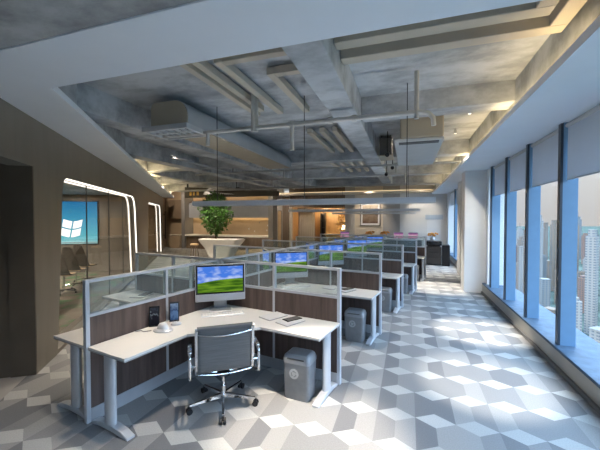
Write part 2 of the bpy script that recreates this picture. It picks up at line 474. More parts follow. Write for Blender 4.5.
def Lmat(): return Matrix.Translation(LP) @ Matrix.Rotation(LANG, 4, 'Z')
LM = Lmat()                   # local (s, -n, z)
def lstruct(mb, name, mat, label=None):
    o = mb.build(name, mat); o.matrix_world = LM; return struct(o, label)
# passage behind the dark opening
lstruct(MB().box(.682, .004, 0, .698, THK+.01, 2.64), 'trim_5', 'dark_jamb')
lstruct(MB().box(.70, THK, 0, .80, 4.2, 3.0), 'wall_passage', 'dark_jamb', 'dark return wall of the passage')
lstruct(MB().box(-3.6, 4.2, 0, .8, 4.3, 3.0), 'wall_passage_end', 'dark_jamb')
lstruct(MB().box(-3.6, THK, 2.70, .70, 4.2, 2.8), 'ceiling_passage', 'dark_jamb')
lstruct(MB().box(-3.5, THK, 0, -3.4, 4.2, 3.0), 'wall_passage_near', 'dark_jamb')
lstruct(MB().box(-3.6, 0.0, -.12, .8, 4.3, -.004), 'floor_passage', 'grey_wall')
# meeting room
lstruct(MB().box(.8, THK-.02, -.12, 9.6, 6.2, -.002), 'floor_meeting_room', 'green_carpet', 'brown meeting room carpet with green checks')
lstruct(MB().box(9.6, THK, 0, 9.7, 6.2, 3.0), 'wall_meeting_room_end', 'taupe_metal')
lstruct(MB().box(.8, 6.2, 0, 9.7, 6.3, 3.0), 'wall_meeting_room_side', 'taupe_metal')
lstruct(MB().box(.8, THK, 2.85, 9.7, 6.2, 2.95), 'ceiling_meeting_room', 'grey_wall')
# room behind the second opening
lstruct(MB().box(9.7, THK-.02, -.12, 17.2, 4.0, -.002), 'floor_lounge', 'grey_wall')
lstruct(MB().box(9.7, 3.0, 0, 17.2, 3.1, 3.0), 'wall_lounge_side', 'dark_jamb')
lstruct(MB().box(17.05, THK, 0, 17.15, 3.0, 3.0), 'wall_lounge_end', 'beige_wall')
lstruct(MB().box(9.7, THK, 2.85, 17.15, 3.0, 2.95), 'ceiling_lounge', 'grey_wall')
# glass panes + led strips of the openings
def inset(pts, d):
    c = Vector((sum(p[0] for p in pts)/len(pts), sum(p[1] for p in pts)/len(pts)))
    out = []; N = len(pts)
    for i in range(N):
        a, b, e = Vector(pts[i-1]), Vector(pts[i]), Vector(pts[(i+1) % N])
        t = ((b-a).normalized() + (e-b).normalized()).normalized()
        nrm = Vector((t.y, -t.x))
        if nrm.dot(c-b) < 0: nrm = -nrm
        out.append((b.x + nrm.x*d, b.y + nrm.y*d))
    return out
for i, OP in enumerate((OP1, OP2)):
    w = bpy.data.objects.new('window_%d' % (7+i), None); C.objects.link(w); w.matrix_world = LM
    struct(w, ['large rounded glass opening into the meeting room, edged with light lines', 'smaller rounded glass opening farther along the taupe wall'][i])
    gp = inset(OP, .004)
    MB().prism(gp, .125, .135, 'y').build('pane', 'room_glass', w)
    inn = inset(OP, .022); out = inset(OP, .003)
    for y0, y1 in ((.012, .046), (.195, .230)):
        m = MB(); n = len(OP)
        k0 = 1                                   # skip the sill run: open path over left side, top, right side
        for k in range(n-1):
            a, b2, c, d = out[k], out[k+1], inn[k+1], inn[k]
            vs = [m.b.verts.new(p) for p in ((a[0], y0, a[1]), (b2[0], y0, b2[1]), (c[0], y0, c[1]), (d[0], y0, d[1]),
                                             (a[0], y1, a[1]), (b2[0], y1, b2[1]), (c[0], y1, c[1]), (d[0], y1, d[1]))]
            for f in ((0,1,2,3), (7,6,5,4), (0,4,5,1), (2,6,7,3)): m.b.faces.new([vs[j] for j in f])
        bmesh.ops.remove_doubles(m.b, verts=m.b.verts[:], dist=1e-4)
        m.build('light_strip', 'led_white', w)
    # glazing joints
    if i == 0:
        m = MB()
        for s in (3.2, 4.9, 6.5): m.box(s-.006, .12, .07, s+.006, .14, 2.63)
        m.build('joint', 'grille_dark', w)

# ---- back wall, far left recess
struct(MB().box(-17.4, YB, 0, -14.2, YB+.2, 3.8).build('wall_back_left', 'beige_wall'), 'beige back wall beyond the taupe wall')
struct(MB().box(-14.2, YB+.5, 0, -7.6, YB+.7, 4.2).build('wall_back_bar', 'beige_wall'))
struct(MB().box(-7.6, YB, 0, -7.2, YB+.2, 3.8).build('wall_back_middle', 'grey_wall'))
struct(MB().box(-3.42, YB, 0, -2.86, YB+.2, 3.8).build('wall_back_pier', 'grey_wall'))
struct(MB().box(-6.82, YB, 2.66, -3.42, YB+.2, 3.8).build('wall_back_lintel', 'dark_oak'))
struct(MB().box(-7.2, YB-.12, 0, -6.78, YB+.2, 3.30).build('pillar_back', 'dark_oak'), 'brown timber pier left of the lit doorway')
struct(MB().box(-2.86, YB, 0, -1.32, YB+.2, 3.8).build('wall_back_cream', 'cream_panel'), 'cream panel wall behind the framed picture')
struct(MB().box(-1.32, YB, 0, -.42, YB+.2, 3.8).build('wall_back_grey', 'grey_wall'))
struct(MB().box(-.42, YB, 0, 2.6, YB+.2, 3.8).build('wall_back_right', 'back_white'), 'white back wall by the windows')
# lit corridor behind the doorway
struct(MB().box(-7.2, YB+2.6, 0, -2.9, YB+2.8, 3.2).build('wall_corridor_end', 'oak'), 'warm lit timber wall at the end of the corridor')
struct(MB().box(-7.2, YB+.2, 0, -7.0, YB+2.6, 3.2).build('wall_corridor_left', 'oak'))
struct(MB().box(-3.1, YB+.2, 0, -2.9, YB+2.6, 3.2).build('wall_corridor_right', 'dark_oak'))
struct(MB().box(-7.2, YB+.2, 2.9, -2.9, YB+2.8, 3.0).build('ceiling_corridor', 'cream_panel'))
struct(MB().box(-7.2, YB+.39, -.12, -2.9, YB+2.8, -.001).build('floor_corridor', 'dark_oak'))

# ---- right wall: plinth, sill, mullions, glass, columns
struct(MB().box(1.85, YN, 0, 1.90, YB, .05).build('trim_1', 'grey_strip'), 'dark strip at the foot of the window plinth')
struct(MB().box(1.88, YN, .0, 1.935, YB, .235).build('trim_2', 'plinth_cream'), 'cream window plinth')
struct(MB().box(1.875, YN, .235, 2.5, YB, .275, .006).build('trim_3', 'blue_marble'), 'blue grey marble window sill')
struct(MB().box(1.94, YN, -.1, 2.5, YB, .235).build('wall_right_base', 'grey_wall'))
struct(MB().box(1.44, 9.66, 0, 1.95, 10.20, 3.25).build('column_front', 'column_paint'), 'square white column between the windows')
struct(MB().box(1.95, 9.45, 0, 2.5, 13.0, 3.3).build('wall_right_pier', 'column_paint'), 'white wall pier beside the column')
struct(MB().box(1.70, 12.3, 0, 1.95, 13.0, 3.25).build('wall_right_return', 'column_paint'))
struct(MB().box(1.90, 17.7, .275, 2.5, YB, 3.3).build('wall_right_corner', 'column_paint'))
struct(MB().box(1.94, YN, 3.26, 2.6, YB, 3.8).build('wall_right_head', 'soffit_skylit'))
_nt = M['blind_fabric'].node_tree
_tr = _nt.nodes.new('ShaderNodeBsdfTranslucent'); _tr.inputs['Color'].default_value = (.66, .70, .76, 1)
_mx = _nt.nodes.new('ShaderNodeMixShader'); _mx.inputs[0].default_value = .3
_nt.links.new(_nt.nodes['Principled BSDF'].outputs[0], _mx.inputs[1]); _nt.links.new(_tr.outputs[0], _mx.inputs[2])
_nt.links.new(_mx.outputs[0], _nt.nodes['Material Output'].inputs['Surface'])
def window(n, y0, y1, label, mul0=True):
    w = bpy.data.objects.new('window_%d' % n, None); C.objects.link(w); w.location = (0, 0, 0); struct(w, label)
    MB().box(2.13, y0, .275, 2.145, y1-.0, 3.26).build('pane', 'window_glass', w)
    MB().box(1.955, y0+.002, .275, 2.128, y0+.068, 3.26).build('mullion', 'mullion_blue', w)
    MB().box(1.925, y0-.004, .275, 1.955, y0+.074, 3.255).build('mullion_cap', 'mullion_dark', w)
    return w
ys = [-2.45, -1.17, .11, 1.39, 2.67, 3.95, 5.23, 6.51, 7.79, 9.05]
wl_names = ['window bay nearest the camera', 'first full window bay, framing pale towers', 'second window bay along the glazing', 'third window bay along the glazing', 'narrow last window bay before the white column']
for i in range(len(ys)-1):
    window(10+i, ys[i], ys[i+1], 'tall window bay in the glazed wall, bay %d from the near end' % (i+1))
window(30, 9.05, 9.45, 'narrow window bay against the white column')
for i, (a, b2) in enumerate(((13.0, 14.35), (14.35, 15.7), (15.7, 17.7))):
    window(31+i, a, b2, 'window bay beyond the white column')
# roller blinds: each hangs just behind its mullion caps
def blind(y0, y1, zb, label):
    t = thing('roller_blind', label, 'blind', (2.0, y0, 3.25), 0, 'grey roller blinds on the window wall')
    w = y1 - y0
    MB().box(-.004, .085, zb-3.25, .004, w-.02, -.02).build('fabric', 'blind_fabric', t)
    MB().tube([(0, .08, -.035), (0, w-.01, -.035)], .032, 12).build('roller_tube', 'duct_white', t, True)
    MB().tube([(0, .09, zb-3.25), (0, w-.02, zb-3.25)], .011, 8).build('bottom_bar', 'silver_plastic', t, True)
    return t
bl = ['grey roller blind pulled part way down the pane nearest the camera', 'grey roller blind on the second pane from the camera', 'grey roller blind on the third pane from the camera',
      'grey roller blind on the fourth pane, two before the white column', ]
names_b = {3.95: 'large grey roller blind on the pane nearest the camera', 5.23: 'grey roller blind on the second pane, beyond the first dark mullion', 6.51: 'grey roller blind on the third pane from the camera', 7.79: 'narrow grey roller blind on the pane before the white column'}
for y0, y1, zb in ((3.95, 5.23, 2.50), (5.23, 6.51, 2.52), (6.51, 7.79, 2.53), (7.79, 9.05, 2.54)):
    blind(y0, y1, zb, names_b[y0])
for y0, y1, zb, lb in ((13.0, 14.35, 2.6, 'grey roller blind on the first pane beyond the white column'), (14.35, 15.7, 2.6, 'grey roller blind on the second pane beyond the white column'),
                       (15.7, 17.7, 2.6, 'grey roller blind on the last pane by the back wall')):
    blind(y0, y1, zb, lb)

# ---- ceiling
ZS, ZB = 3.25, 3.80
struct(MB().box(-17.8, 1.6, ZB, 2.6, YB+.4, ZB+.2).build('ceiling', 'concrete'), 'bare concrete ceiling slab')
struct(MB().box(-17.8, YN-.6, 4.0, 2.6, YB+4, 4.1).build('ceiling_sun_block', 'dark_concrete'))  # unseen slab added to keep the sun out of the rooms
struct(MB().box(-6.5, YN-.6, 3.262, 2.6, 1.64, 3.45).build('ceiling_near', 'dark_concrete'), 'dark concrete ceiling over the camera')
# near band, right band, left band
struct(MB().box(-4.9, 1.64, ZS, 2.6, 2.255, 3.34).build('ceiling_band_near', 'soffit_skylit'), 'broad white ceiling band crossing near the camera')
struct(MB().box(-4.9, 1.66, 3.34, 2.6, 2.10, ZB).build('beam_near', 'concrete'))
struct(MB().box(1.19, 2.255, ZS, 1.94, YB, 3.33).build('ceiling_band_right', 'soffit_skylit'), 'white ceiling band along the windows')
struct(MB().box(1.32, 2.10, 3.33, 1.94, YB, ZB).build('beam_right', 'concrete'), 'concrete edge beam above the window band')
# left band as a strip in wall coordinates
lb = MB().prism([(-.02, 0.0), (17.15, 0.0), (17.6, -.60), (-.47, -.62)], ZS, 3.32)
o = lb.build('ceiling_band_left', 'soffit_skylit'); o.matrix_world = LM; struct(o, 'white ceiling band along the taupe wall')
o = MB().prism([(-.02, 0.0), (17.15, 0.0), (17.6, -.46), (-.33, -.46)], 3.32, ZB).build('beam_left', 'concrete'); o.matrix_world = LM; struct(o)
o = MB().prism([(17.15, 0.3), (17.15, -.02), (19.5, -.02), (19.5, .3)], 3.3, 3.8).build('beam_far_left', 'beige_wall'); o.matrix_world = LM; struct(o)
# beams
def beam(n, x0, y0, x1, y1, zb, lab=None):
    return struct(MB().box(x0, y0, zb, x1, y1, ZB+.02, .008).build(n, 'concrete'), lab)
beam('beam_main', -1.03, 2.10, -.68, 14.9, 3.43, 'wide concrete beam running away from the camera')
beam('beam_cross_right', -.68, 4.95, 1.32, 5.30, 3.52)
beam('beam_cross_middle', -8.0, 8.3, 1.32, 8.65, 3.48)
beam('beam_cross_far', -10.4, 11.6, 1.32, 11.95, 3.48)
beam('beam_cross_back', -12.8, 14.9, 1.32, 15.25, 3.48)
beam('beam_long_left', -4.5, 2.95, -4.15, 14.9, 3.43)
beam('beam_long_far_left', -6.3, 5.4, -5.95, 14.9, 3.43)
beam('beam_long_end', -8.3, 8.1, -7.95, 14.9, 3.43)
lstruct(MB().box(17.15, .12, 0, 20.8, .22, 3.8), 'wall_far_left', 'beige_wall')
# back cove
struct(MB().box(-7.55, 17.75, 3.32, 1.19, YB, 3.42).build('ceiling_band_back', 'cream_panel'), 'cream ceiling band over the back wall')
def led_run(name, label, pts, r=.018, mat='led_cove'):
    return tag(MB().tube(pts, r, 6).build(name, mat), label, 'light strip', 'warm cove light strips')
led_run('cove_light_strip', 'warm cove light strip above the back wall band', [(-7.5, 18.0, 3.46), (1.15, 18.0, 3.46)], .03, 'led_back')
led_run('cove_light_strip', 'warm cove light strip above the band along the taupe wall', [L(5.0, .54, 3.35), L(16.8, .54, 3.35)])
led_run('cove_light_strip', 'warm cove light strip above the window band', [(1.27, 3.0, 3.37), (1.27, 17.6, 3.37)])

# ================================================================== CEILING SERVICES
# large rounded air duct on the left
t = thing('air_duct', 'large grey air duct with rounded top and louvred end on the left', 'air duct', (-3.335, 3.934, 3.35))
prof = rounded([(-.335, .0), (-.335, .36), (.335, .36), (.335, .0)], [0, .10, .28, 0])
MB().prism(prof, .02, 4.33, 'y').build('body', 'duct_side', t, True)
MB().prism(rounded([(-.32, .012), (-.32, .35), (.32, .35), (.32, .012)], [0, .10, .27, 0]), 0, .02, 'y').build('end_panel', 'duct_tan', t, True)
MB().box(-.30, .52, -.012, .30, 4.33, 0).build('bottom_panel', 'duct_tan', t)  # warm light on the underside is put into the tan colour
g = MB()
for a in ((-.45, -.05, -.075, -.41, .50, -.004), (.31, -.05, -.075, .35, .50, -.004), (-.41, -.05, -.075, .31, -.01, -.004), (-.41, .46, -.075, .31, .50, -.004)): g.box(*a)
gr = g.build('grille_frame', 'duct_white', t)
g = MB()
for k in range(6): g.box(-.31 + k*.115, -.01, -.06, -.285 + k*.115, .46, -.03)
g.box(-.41, .20, -.058, .31, .235, -.032)
g.build('louvre', 'duct_white', gr)
MB().box(-.41, -.01, -.022, .31, .46, -.014).build('recess', 'grille_dark', gr)
# slimmer unit on the right
t = thing('ceiling_air_conditioner', 'white flat-bottomed ceiling air unit right of the main beam', 'air unit', (.15, 5.42, 3.25))
MB().box(-.28, 0, .0, .36, 2.45, .36, .02).build('body', 'duct_tan', t)
MB().box(-.37, .02, -.05, .37, 2.50, -.005, .01).build('bottom_panel', 'duct_white', t)
MB().box(-.30, .06, -.062, .30, .20, -.05).build('slot', 'grille_dark', t)
for a, b2 in ((-.2, .4), (.28, .4), (-.2, 2.0), (.28, 2.0)): MB().tube([(a, b2, .36), (a, b2, .55)], .008, 6).build('hanger', 'black_metal', t)
t = thing('ceiling_air_conditioner', 'dark boxed ceiling unit beside the main beam near cross beam', 'air unit', (-.48, 7.3, 3.36))
MB().box(-.12, 0, 0, .14, .6, .38, .01).build('body', 'grille_dark', t)
MB().box(-.14, -.01, -.02, .16, .61, 0).build('flange', 'duct_tan', t)
for a, b2 in ((-.08, .08), (.10, .08), (-.08, .52), (.10, .52)): MB().tube([(a, b2, .38), (a, b2, .44)], .008, 6).build('hanger', 'black_metal', t)

def pipe(label, runs, r, mat='pipe_metal', name='ceiling_pipe', cat='pipe', group='pipes under the concrete ceiling', clamps=()):
    t = thing(name, label, cat, runs[0][0], 0, group)
    o = Vector(runs[0][0])
    for i, pts in enumerate(runs):
        MB().tube([Vector(p)-o for p in pts], r, 10).build('run' if i == 0 else 'branch', mat, t, True)
    for c in clamps:
        MB().tube([Vector(c)-o - Vector((.03, 0, 0)), Vector(c)-o + Vector((.03, 0, 0))], r*1.5, 10).build('coupling', mat, t, True)
    return t
pipe('long sprinkler pipe crossing under the main beam with a hooked right end',
     [[(-3.9, 4.3, 3.30), (.14, 4.3, 3.30), (.22, 4.3, 3.28), (.28, 4.3, 3.22), (.29, 4.3, 3.12)], [(.09, 4.3, 3.8), (.09, 4.3, 3.22)],
      [(-2.10, 4.3, 3.8), (-2.10, 4.3, 3.24)], [(-2.10, 4.20, 3.8), (-2.10, 4.20, 3.22)], [(-1.55, 4.3, 3.30), (-1.55, 4.3, 2.94)], [(-2.92, 4.3, 3.30), (-2.92, 4.3, 3.10)]],
     .030, mat='pipe_light', clamps=((-.68, 4.3, 3.30), (-2.10, 4.3, 3.30), (-1.55, 4.3, 3.30), (-1.0, 4.3, 3.30)))
pipe('second cross pipe with drop heads beyond the first sprinkler pipe',
     [[(-6.4, 8.75, 3.36), (1.2, 8.75, 3.36)], [(-3.4, 8.75, 3.36), (-3.4, 8.75, 3.15)], [(-.3, 8.75, 3.36), (-.3, 8.75, 3.15)]], .026, clamps=((-3.4, 8.75, 3.36), (-.3, 8.75, 3.36)))
pipe('third cross pipe with drop heads deep under the ceiling',
     [[(-8.6, 10.7, 3.36), (1.2, 10.7, 3.36)], [(-4.6, 10.7, 3.36), (-4.6, 10.7, 3.12)], [(-.1, 10.7, 3.36), (-.1, 10.7, 3.12)]], .028, clamps=((-4.6, 10.7, 3.36),))
pipe('thick cross pipe nearest the back wall under the ceiling', [[(-11.0, 13.6, 3.34), (1.2, 13.6, 3.34)]], .05)
pipe('thin conduit running along the far left beam', [[(-5.2, 6.2, 3.40), (-5.2, 14.8, 3.40)], [(-5.2, 9.0, 3.40), (-5.2, 9.0, 3.78)]], .03)
# box trunking: cream ducts that follow the near band and turn
def trunk(label, path, w, h, z, mat='trunk_cream', group='cream cable trunking under the slab'):
    t = thing('cable_trunking', label, 'trunking', (path[0][0], path[0][1], z), 0, group)
    o = Vector((path[0][0], path[0][1], 0))
    for i in range(len(path)-1):
        a, b2 = Vector((*path[i], 0))-o, Vector((*path[i+1], 0))-o
        x0, x1 = min(a.x, b2.x)-w/2, max(a.x, b2.x)+w/2; y0, y1 = min(a.y, b2.y)-w/2, max(a.y, b2.y)+w/2
        if i: # shorten to butt against the run before
            if abs(b2.x-a.x) > abs(b2.y-a.y):
                if b2.x > a.x: x0 += w
                else: x1 -= w
            else:
                if b2.y > a.y: y0 += w
                else: y1 -= w
        MB().box(x0, y0, 0, x1, y1, h, .006).build('run' if i == 0 else 'branch', mat, t)
    return t
trunk('inner cream trunking with a corner at the window band', [(-.60, 3.40), (1.20, 3.40), (1.20, 2.3)], .14, .12, 3.62)
trunk('outer cream trunking close to the near ceiling band', [(-.60, 3.08), (1.00, 3.08), (1.00, 2.3)], .14, .12, 3.62)
trunk('longest cream conduit left of the main beam', [(-2.38, 4.9), (-2.38, 2.3)], .09, .09, 3.68)
trunk('cream conduit beside the longest one left of the beam', [(-2.22, 4.7), (-2.22, 2.75), (-1.1, 2.75)], .09, .09, 3.68)
trunk('cream conduit with a corner, third from the main beam side', [(-1.98, 4.9), (-1.98, 3.15), (-1.1, 3.15)], .10, .09, 3.68)
trunk('short cream conduit with a corner next to the main beam', [(-1.55, 4.95), (-1.55, 3.6), (-1.1, 3.6)], .10, .09, 3.68)
for k in range(4):
    trunk(['far cream conduit nearest the main beam', 'far cream conduit second from the main beam', 'far cream conduit third from the main beam', 'far cream conduit farthest from the main beam'][k],
          [(-1.35-.28*k, 9.0), (-1.35-.28*k, 11.5)], .10, .09, 3.62)
for k in range(3):
    trunk(['conduit in the middle coffer beside the main beam', 'conduit in the middle coffer, centre of its set of three', 'conduit in the middle coffer beside the air duct'][k],
          [(-1.35-.25*k, 6.2), (-1.35-.25*k, 8.2)], .10, .09, 3.66)

# pendant linear lights
def linear(label, y, x0, x1, z, cabs):
    t = thing('linear_pendant_light', label, 'pendant light', (x0, y, z), 0, 'long grey linear pendants over the desks')
    w = x1-x0
    MB().box(0, -.05, .012, w, .05, .085, .006).build('housing', 'pendant_grey', t)
    MB().box(.01, -.042, 0, w-.01, .042, .012).build('diffuser', 'pendant_diffuser', t)
    ld = bpy.data.lights.new('ceiling_fill', 'AREA'); ld.shape = 'RECTANGLE'; ld.size = w-.1; ld.size_y = .06; ld.energy = 7; ld.color = (.85, .93, 1)
    lo = bpy.data.objects.new('ceiling_fill', ld); C.objects.link(lo); lo.parent = t; lo.location = (w/2, 0, .09); lo.rotation_euler = (PI, 0, 0)  # pendants hang unlit; this lamp is added to brighten the ceiling
    for c in cabs: MB().tube([(c-x0, 0, .085), (c-x0, 0, 1.63 if c < -.68 or c > -1.0 else 1.2)], .006, 6).build('cable', 'black_metal', t)
linear('nearest long grey linear pendant light hung on black cables', 4.62, -3.42, .34, 2.185, (-2.96, -1.47, -.02))
linear('middle long grey linear pendant light over the desks', 10.1, -3.75, .34, 2.185, (-3.2, .0))
linear('farthest long grey linear pendant light near the back wall', 16.5, -3.75, .36, 2.185, (-3.2, .0))

# ceiling spotlights (aisle and back wall lamps; those labelled added only brighten dim areas)
def spot(label, x, y, z, power, target=None, size=70, col=(1, .90, .76), blend=.7, zz=None):
    if x < -.2 and zz is None: col = (1, .84, .66)
    z = (ZB if zz is None else zz) - .09
    t = thing('ceiling_spotlight', label, 'spotlight', (x, y, z), 0, 'small ceiling spotlights')
    MB().tube([(0, 0, 0), (0, 0, .09)], .032, 12).build('housing', 'duct_white', t, True)
    MB().tube([(0, 0, -.004), (0, 0, .002)], .025, 12).build('lens', 'spot_lens', t)
    if power:
        ld = bpy.data.lights.new('spot', 'SPOT'); ld.energy = power*3.2; ld.color = col; ld.spot_size = R(size); ld.spot_blend = blend; ld.shadow_soft_size = .04
        lo = bpy.data.objects.new('spot_beam', ld); C.objects.link(lo); lo.parent = t; lo.location = (0, 0, -.02)
        if target is not None:
            d = Vector(target) - Vector((x, y, z)); lo.rotation_euler = d.to_track_quat('-Z', 'Y').to_euler()
    return t
SP = [
 ('spotlight over the chair and nearest desk', -1.55, 3.0, 3.3, 72, (-1.5, 3.0, 0), 70),
 ('spotlight over the carpet in front of the nearest desk', -.35, 2.75, 3.3, 240, (-.85, 2.85, 0), 32),
 ('spotlight over the near aisle beside the right trunking', .6, 2.85, 3.3, 260, (.9, 4.4, 0), 26),
 ('spotlight over the aisle behind the right cross beam', .95, 6.0, 3.3, 300, (1.2, 6.4, 0), 28),
 ('spotlight over the aisle beyond the right air unit', .8, 8.6, 3.3, 260, (.6, 7.4, 0), 30),
 ('spotlight over the aisle in line with the white column', .8, 10.6, 3.3, 320, (.85, 10.1, 0), 34),
 ('spotlight over the far end of the aisle', .8, 13.2, 3.3, 160, (.9, 13.2, 0), 60),
 ('spotlight washing the white back wall', .55, 16.9, 3.25, 45, (.75, 18.4, 2.2), 60),
 ('spotlight over the second aisle desk', -1.25, 5.6, 3.25, 60, (-1.0, 5.6, .7), 80),
 ('spotlight over the third aisle desk', -.35, 7.4, 3.25, 60, (-.6, 7.4, .7), 80),
 ('spotlight over the desks on the side of the taupe wall', -3.85, 6.3, 3.25, 90, (-4.0, 5.6, .7), 85),
 ('spotlight above the tree counter', -7.2, 10.8, 3.25, 160, (-7.6, 12.0, 1.0), 80),
 ('spotlight near the taupe wall opening', -6.0, 7.2, 3.25, 40, (-6.4, 7.5, 0), 80),
 ('added spotlight over the lounge between the counter and the back wall', -9.4, 14.0, 3.25, 160, (-9.4, 15.0, .5), 95),  # added to lift the dim lounge end
 ('added spotlight over the floor beside the second rounded opening', -9.6, 11.2, 3.25, 110, (-9.8, 11.0, 0), 95),  # added to brighten the back left floor
 ('added spotlight over the floor before the lit doorway', -5.0, 14.3, 3.25, 130, (-5.2, 15.6, .3), 95),  # added to brighten the floor by the doorway
 ('added spotlight over the desks on the taupe wall side, second bay', -3.6, 8.0, 3.25, 100, (-3.9, 8.0, .7), 90),  # added to brighten the back left desks
 ('spotlight over the walkway by the first rounded opening', -4.85, 6.4, 3.25, 70, (-5.2, 5.2, 0), 95),
 ('added spotlight aimed at the front of the white column', .9, 7.3, 3.25, 70, (1.6, 9.66, 1.5), 50),  # added to whiten the column face
 ('added spotlight washing the beige wall and brown cabinet', -13.2, 16.0, 3.25, 80, (-14.8, 18.4, 1.6), 100),  # added to brighten the beige wall
 ('added spotlight washing the lit display wall', -10.6, 15.8, 3.25, 35, (-10.9, 18.4, 1.6), 110),  # added to brighten the display wall
 ('spotlight washing the grey wall left of the doorway', -7.2, 16.2, 3.25, 45, (-7.2, 18.4, 1.6), 100),
 ('spotlight washing the framed picture', -1.95, 17.2, 3.25, 50, (-2.0, 18.4, 2.0), 70),
 ('spotlight over the floor before the dark passage', -2.9, 2.75, 3.3, 40, (-3.7, 2.6, 0), 60),
]
for a in SP: spot(*a[:6], size=a[6])
for x, y, lab in ((.2, -.6, 'added unseen spotlight in the near concrete ceiling, left of the pair'), (1.3, -.2, 'added unseen spotlight in the near concrete ceiling, nearest the windows')):
    spot(lab, x, y, 3.25, 70, None, 120, (1, .95, .88), zz=3.262)  # unseen lamps behind the eye, added so floor bounce brightens the soffits

for k, (x, y, z, lab) in enumerate(((-.42, 7.05, 3.30, 'black track lamp nearest the dark boxed unit by the main beam'), (-.40, 8.9, 3.30, 'black track lamp in the middle under the second cross pipe'), (-.6, 9.6, 3.22, 'black track lamp farthest along the main beam'))):
    t = thing('ceiling_track_lamp', lab, 'spotlight', (x, y, z), 0, 'black track lamps by the main beam')
    MB().tube([(0, -.06, 0), (0, .07, .05)], .045, 12).build('head', 'black_metal', t, True)
    MB().tube([(0, .0, .03), (0, .0, ZB-z)], .010, 6).build('stem', 'black_metal', t)
# ================================================================== WORKSTATIONS
SEG = 1.905
def make_screen(length, label, group):
    """partition: local x 0..length, thickness on y, z up"""
    t = thing('partition_screen', label, 'partition', (0, 0, 0), 0, group)
    w, H = .025, 1.395
    f = MB()
    f.box(0, -w, 0, .04, w, H, .003); f.box(length-.04, -w, 0, length, w, H, .003)
    f.box(.04, -w, H-.032, length-.04, w, H, .003)
    mid = length/2
    f.box(mid-.016, -w, .135, mid+.016, w, H-.032)
    f.box(.04, -w, 1.03, mid-.016, w, 1.06); f.box(mid+.016, -w, 1.03, length-.04, w, 1.06)
    f.build('frame', 'alu', t)
    for a, b2 in ((.04, mid-.016), (mid+.016, length-.04)):
        MB().box(a, -.004, 1.06, b2, .004, H-.032).build('glass_pane', 'partition_glass', t)
        MB().box(a, -.019, .135, b2, .019, 1.03).build('wood_panel', 'panel_wood', t)
    MB().box(.04, -.028, .0, length-.04, .028, .135).build('kick_rail', 'kick', t)
    return t
gs = 'low woodgrain and glass partition screens between the desks'
ROW = ['front', 'second', 'third', 'fourth', 'last']
proto = make_screen(SEG-.035, 'temp', gs)
# central spine
for k in range(5):
    y0 = 1.91*(k-1) + (.04 if k == 0 else .028)
    lab = 'woodgrain and glass spine screen between the desk sides, ' + ['nearest one, ending by the camera', 'second one back', 'third one back', 'fourth one back', 'last one by the back wall'][k]
    o = proto if k == 0 else copy_tree(proto)
    o['label'] = lab
    o.location = S(0, y0); o.rotation_euler.z = DA + PI/2
for side in (1, -1):
    for k in range(5):
        lab = 'woodgrain and glass cross screen on the ' + ('window aisle' if side == 1 else 'taupe wall') + ' side, ' + ['nearest, before the first bay ends', 'second from the front', 'third from the front', 'fourth from the front', 'last from the front'][k]
        o = copy_tree(proto); o['label'] = lab
        o.location = S(side*.03, 1.91*k); o.rotation_euler.z = DA + (0 if side == 1 else PI)
# corner posts of the spine
def make_desk(side, label, group):
    """local frame: corner of the bay at origin, +x along the wing, -y towards the viewer; side -1 mirrors x"""
    t = thing('corner_desk', label, 'desk', (0, 0, 0), 0, group)
    sx = side
    o = [(.03, -1.86), (.60, -1.86), (.60, -1.16), (1.16, -.60), (1.90, -.60), (1.90, -.03), (.03, -.03)]
    pts = [(sx*x, y) for x, y in o]
    MB().prism(pts, .728, .75, 'z', bev=.0015).build('desktop', 'desk_white', t)
    ins = [(sx*x, y) for x, y in [(.034, -1.856), (.596, -1.856), (.596, -1.158), (1.158, -.596), (1.896, -.596), (1.896, -.034), (.034, -.034)]]
    MB().prism(ins, .715, .728, 'z').build('edge_band', 'desk_edge', t)
    def leg(cx, cy, ang):
        mt = Matrix.Translation((cx, cy, 0)) @ Matrix.Rotation(ang, 4, 'Z')
        m = MB()   # oval column, long axis on local x
        prof = [(math.cos(2*PI*k/20)*.075, math.sin(2*PI*k/20)*.04) for k in range(20)]
        m.prism(prof, .045, .70, 'z', mat=mt)
        lg = m.build('leg', 'alu_leg', t, True)
        m = MB()   # arched foot, thick in the middle, sloping to the front
        pr = [(-.24, 0), (-.21, 0), (-.12, .022), (.10, .022), (.21, .0), (.30, 0), (.30, .02), (.20, .052), (.08, .064), (-.10, .064), (-.24, .03)]
        m.prism(pr, -.04, .04, 'y', mat=mt, bev=.005)
        m.build('foot', 'alu_leg', lg)
        m = MB().box(-.10, -.03, .70, .16, .03, .714, mat=mt); m.build('bracket', 'alu_leg', lg)
    leg(sx*.29, -1.80, 0 if sx == 1 else PI)
    leg(sx*1.84, -.28, -PI/2)
    return t
gd = 'white corner desks in the screened bays'
pR = make_desk(1, 'temp', gd); pL = make_desk(-1, 'temp', gd)
for side, p in ((1, pR), (-1, pL)):
    for k in range(5):
        o = p if k == 0 else copy_tree(p)
        o.location = S(0, 1.91*k); o.rotation_euler.z = DA
        o['label'] = ('white corner desk with steel legs on the window aisle side, ' if side == 1 else 'white corner desk with steel legs on the taupe wall side, ') + \
            (['nearest bay, chair in front', 'second bay from the front', 'third bay from the front', 'fourth bay from the front', 'last bay'][k] if side == 1 else
             ['nearest bay', 'second bay from the front', 'third bay from the front', 'fourth bay from the front', 'last bay'][k])

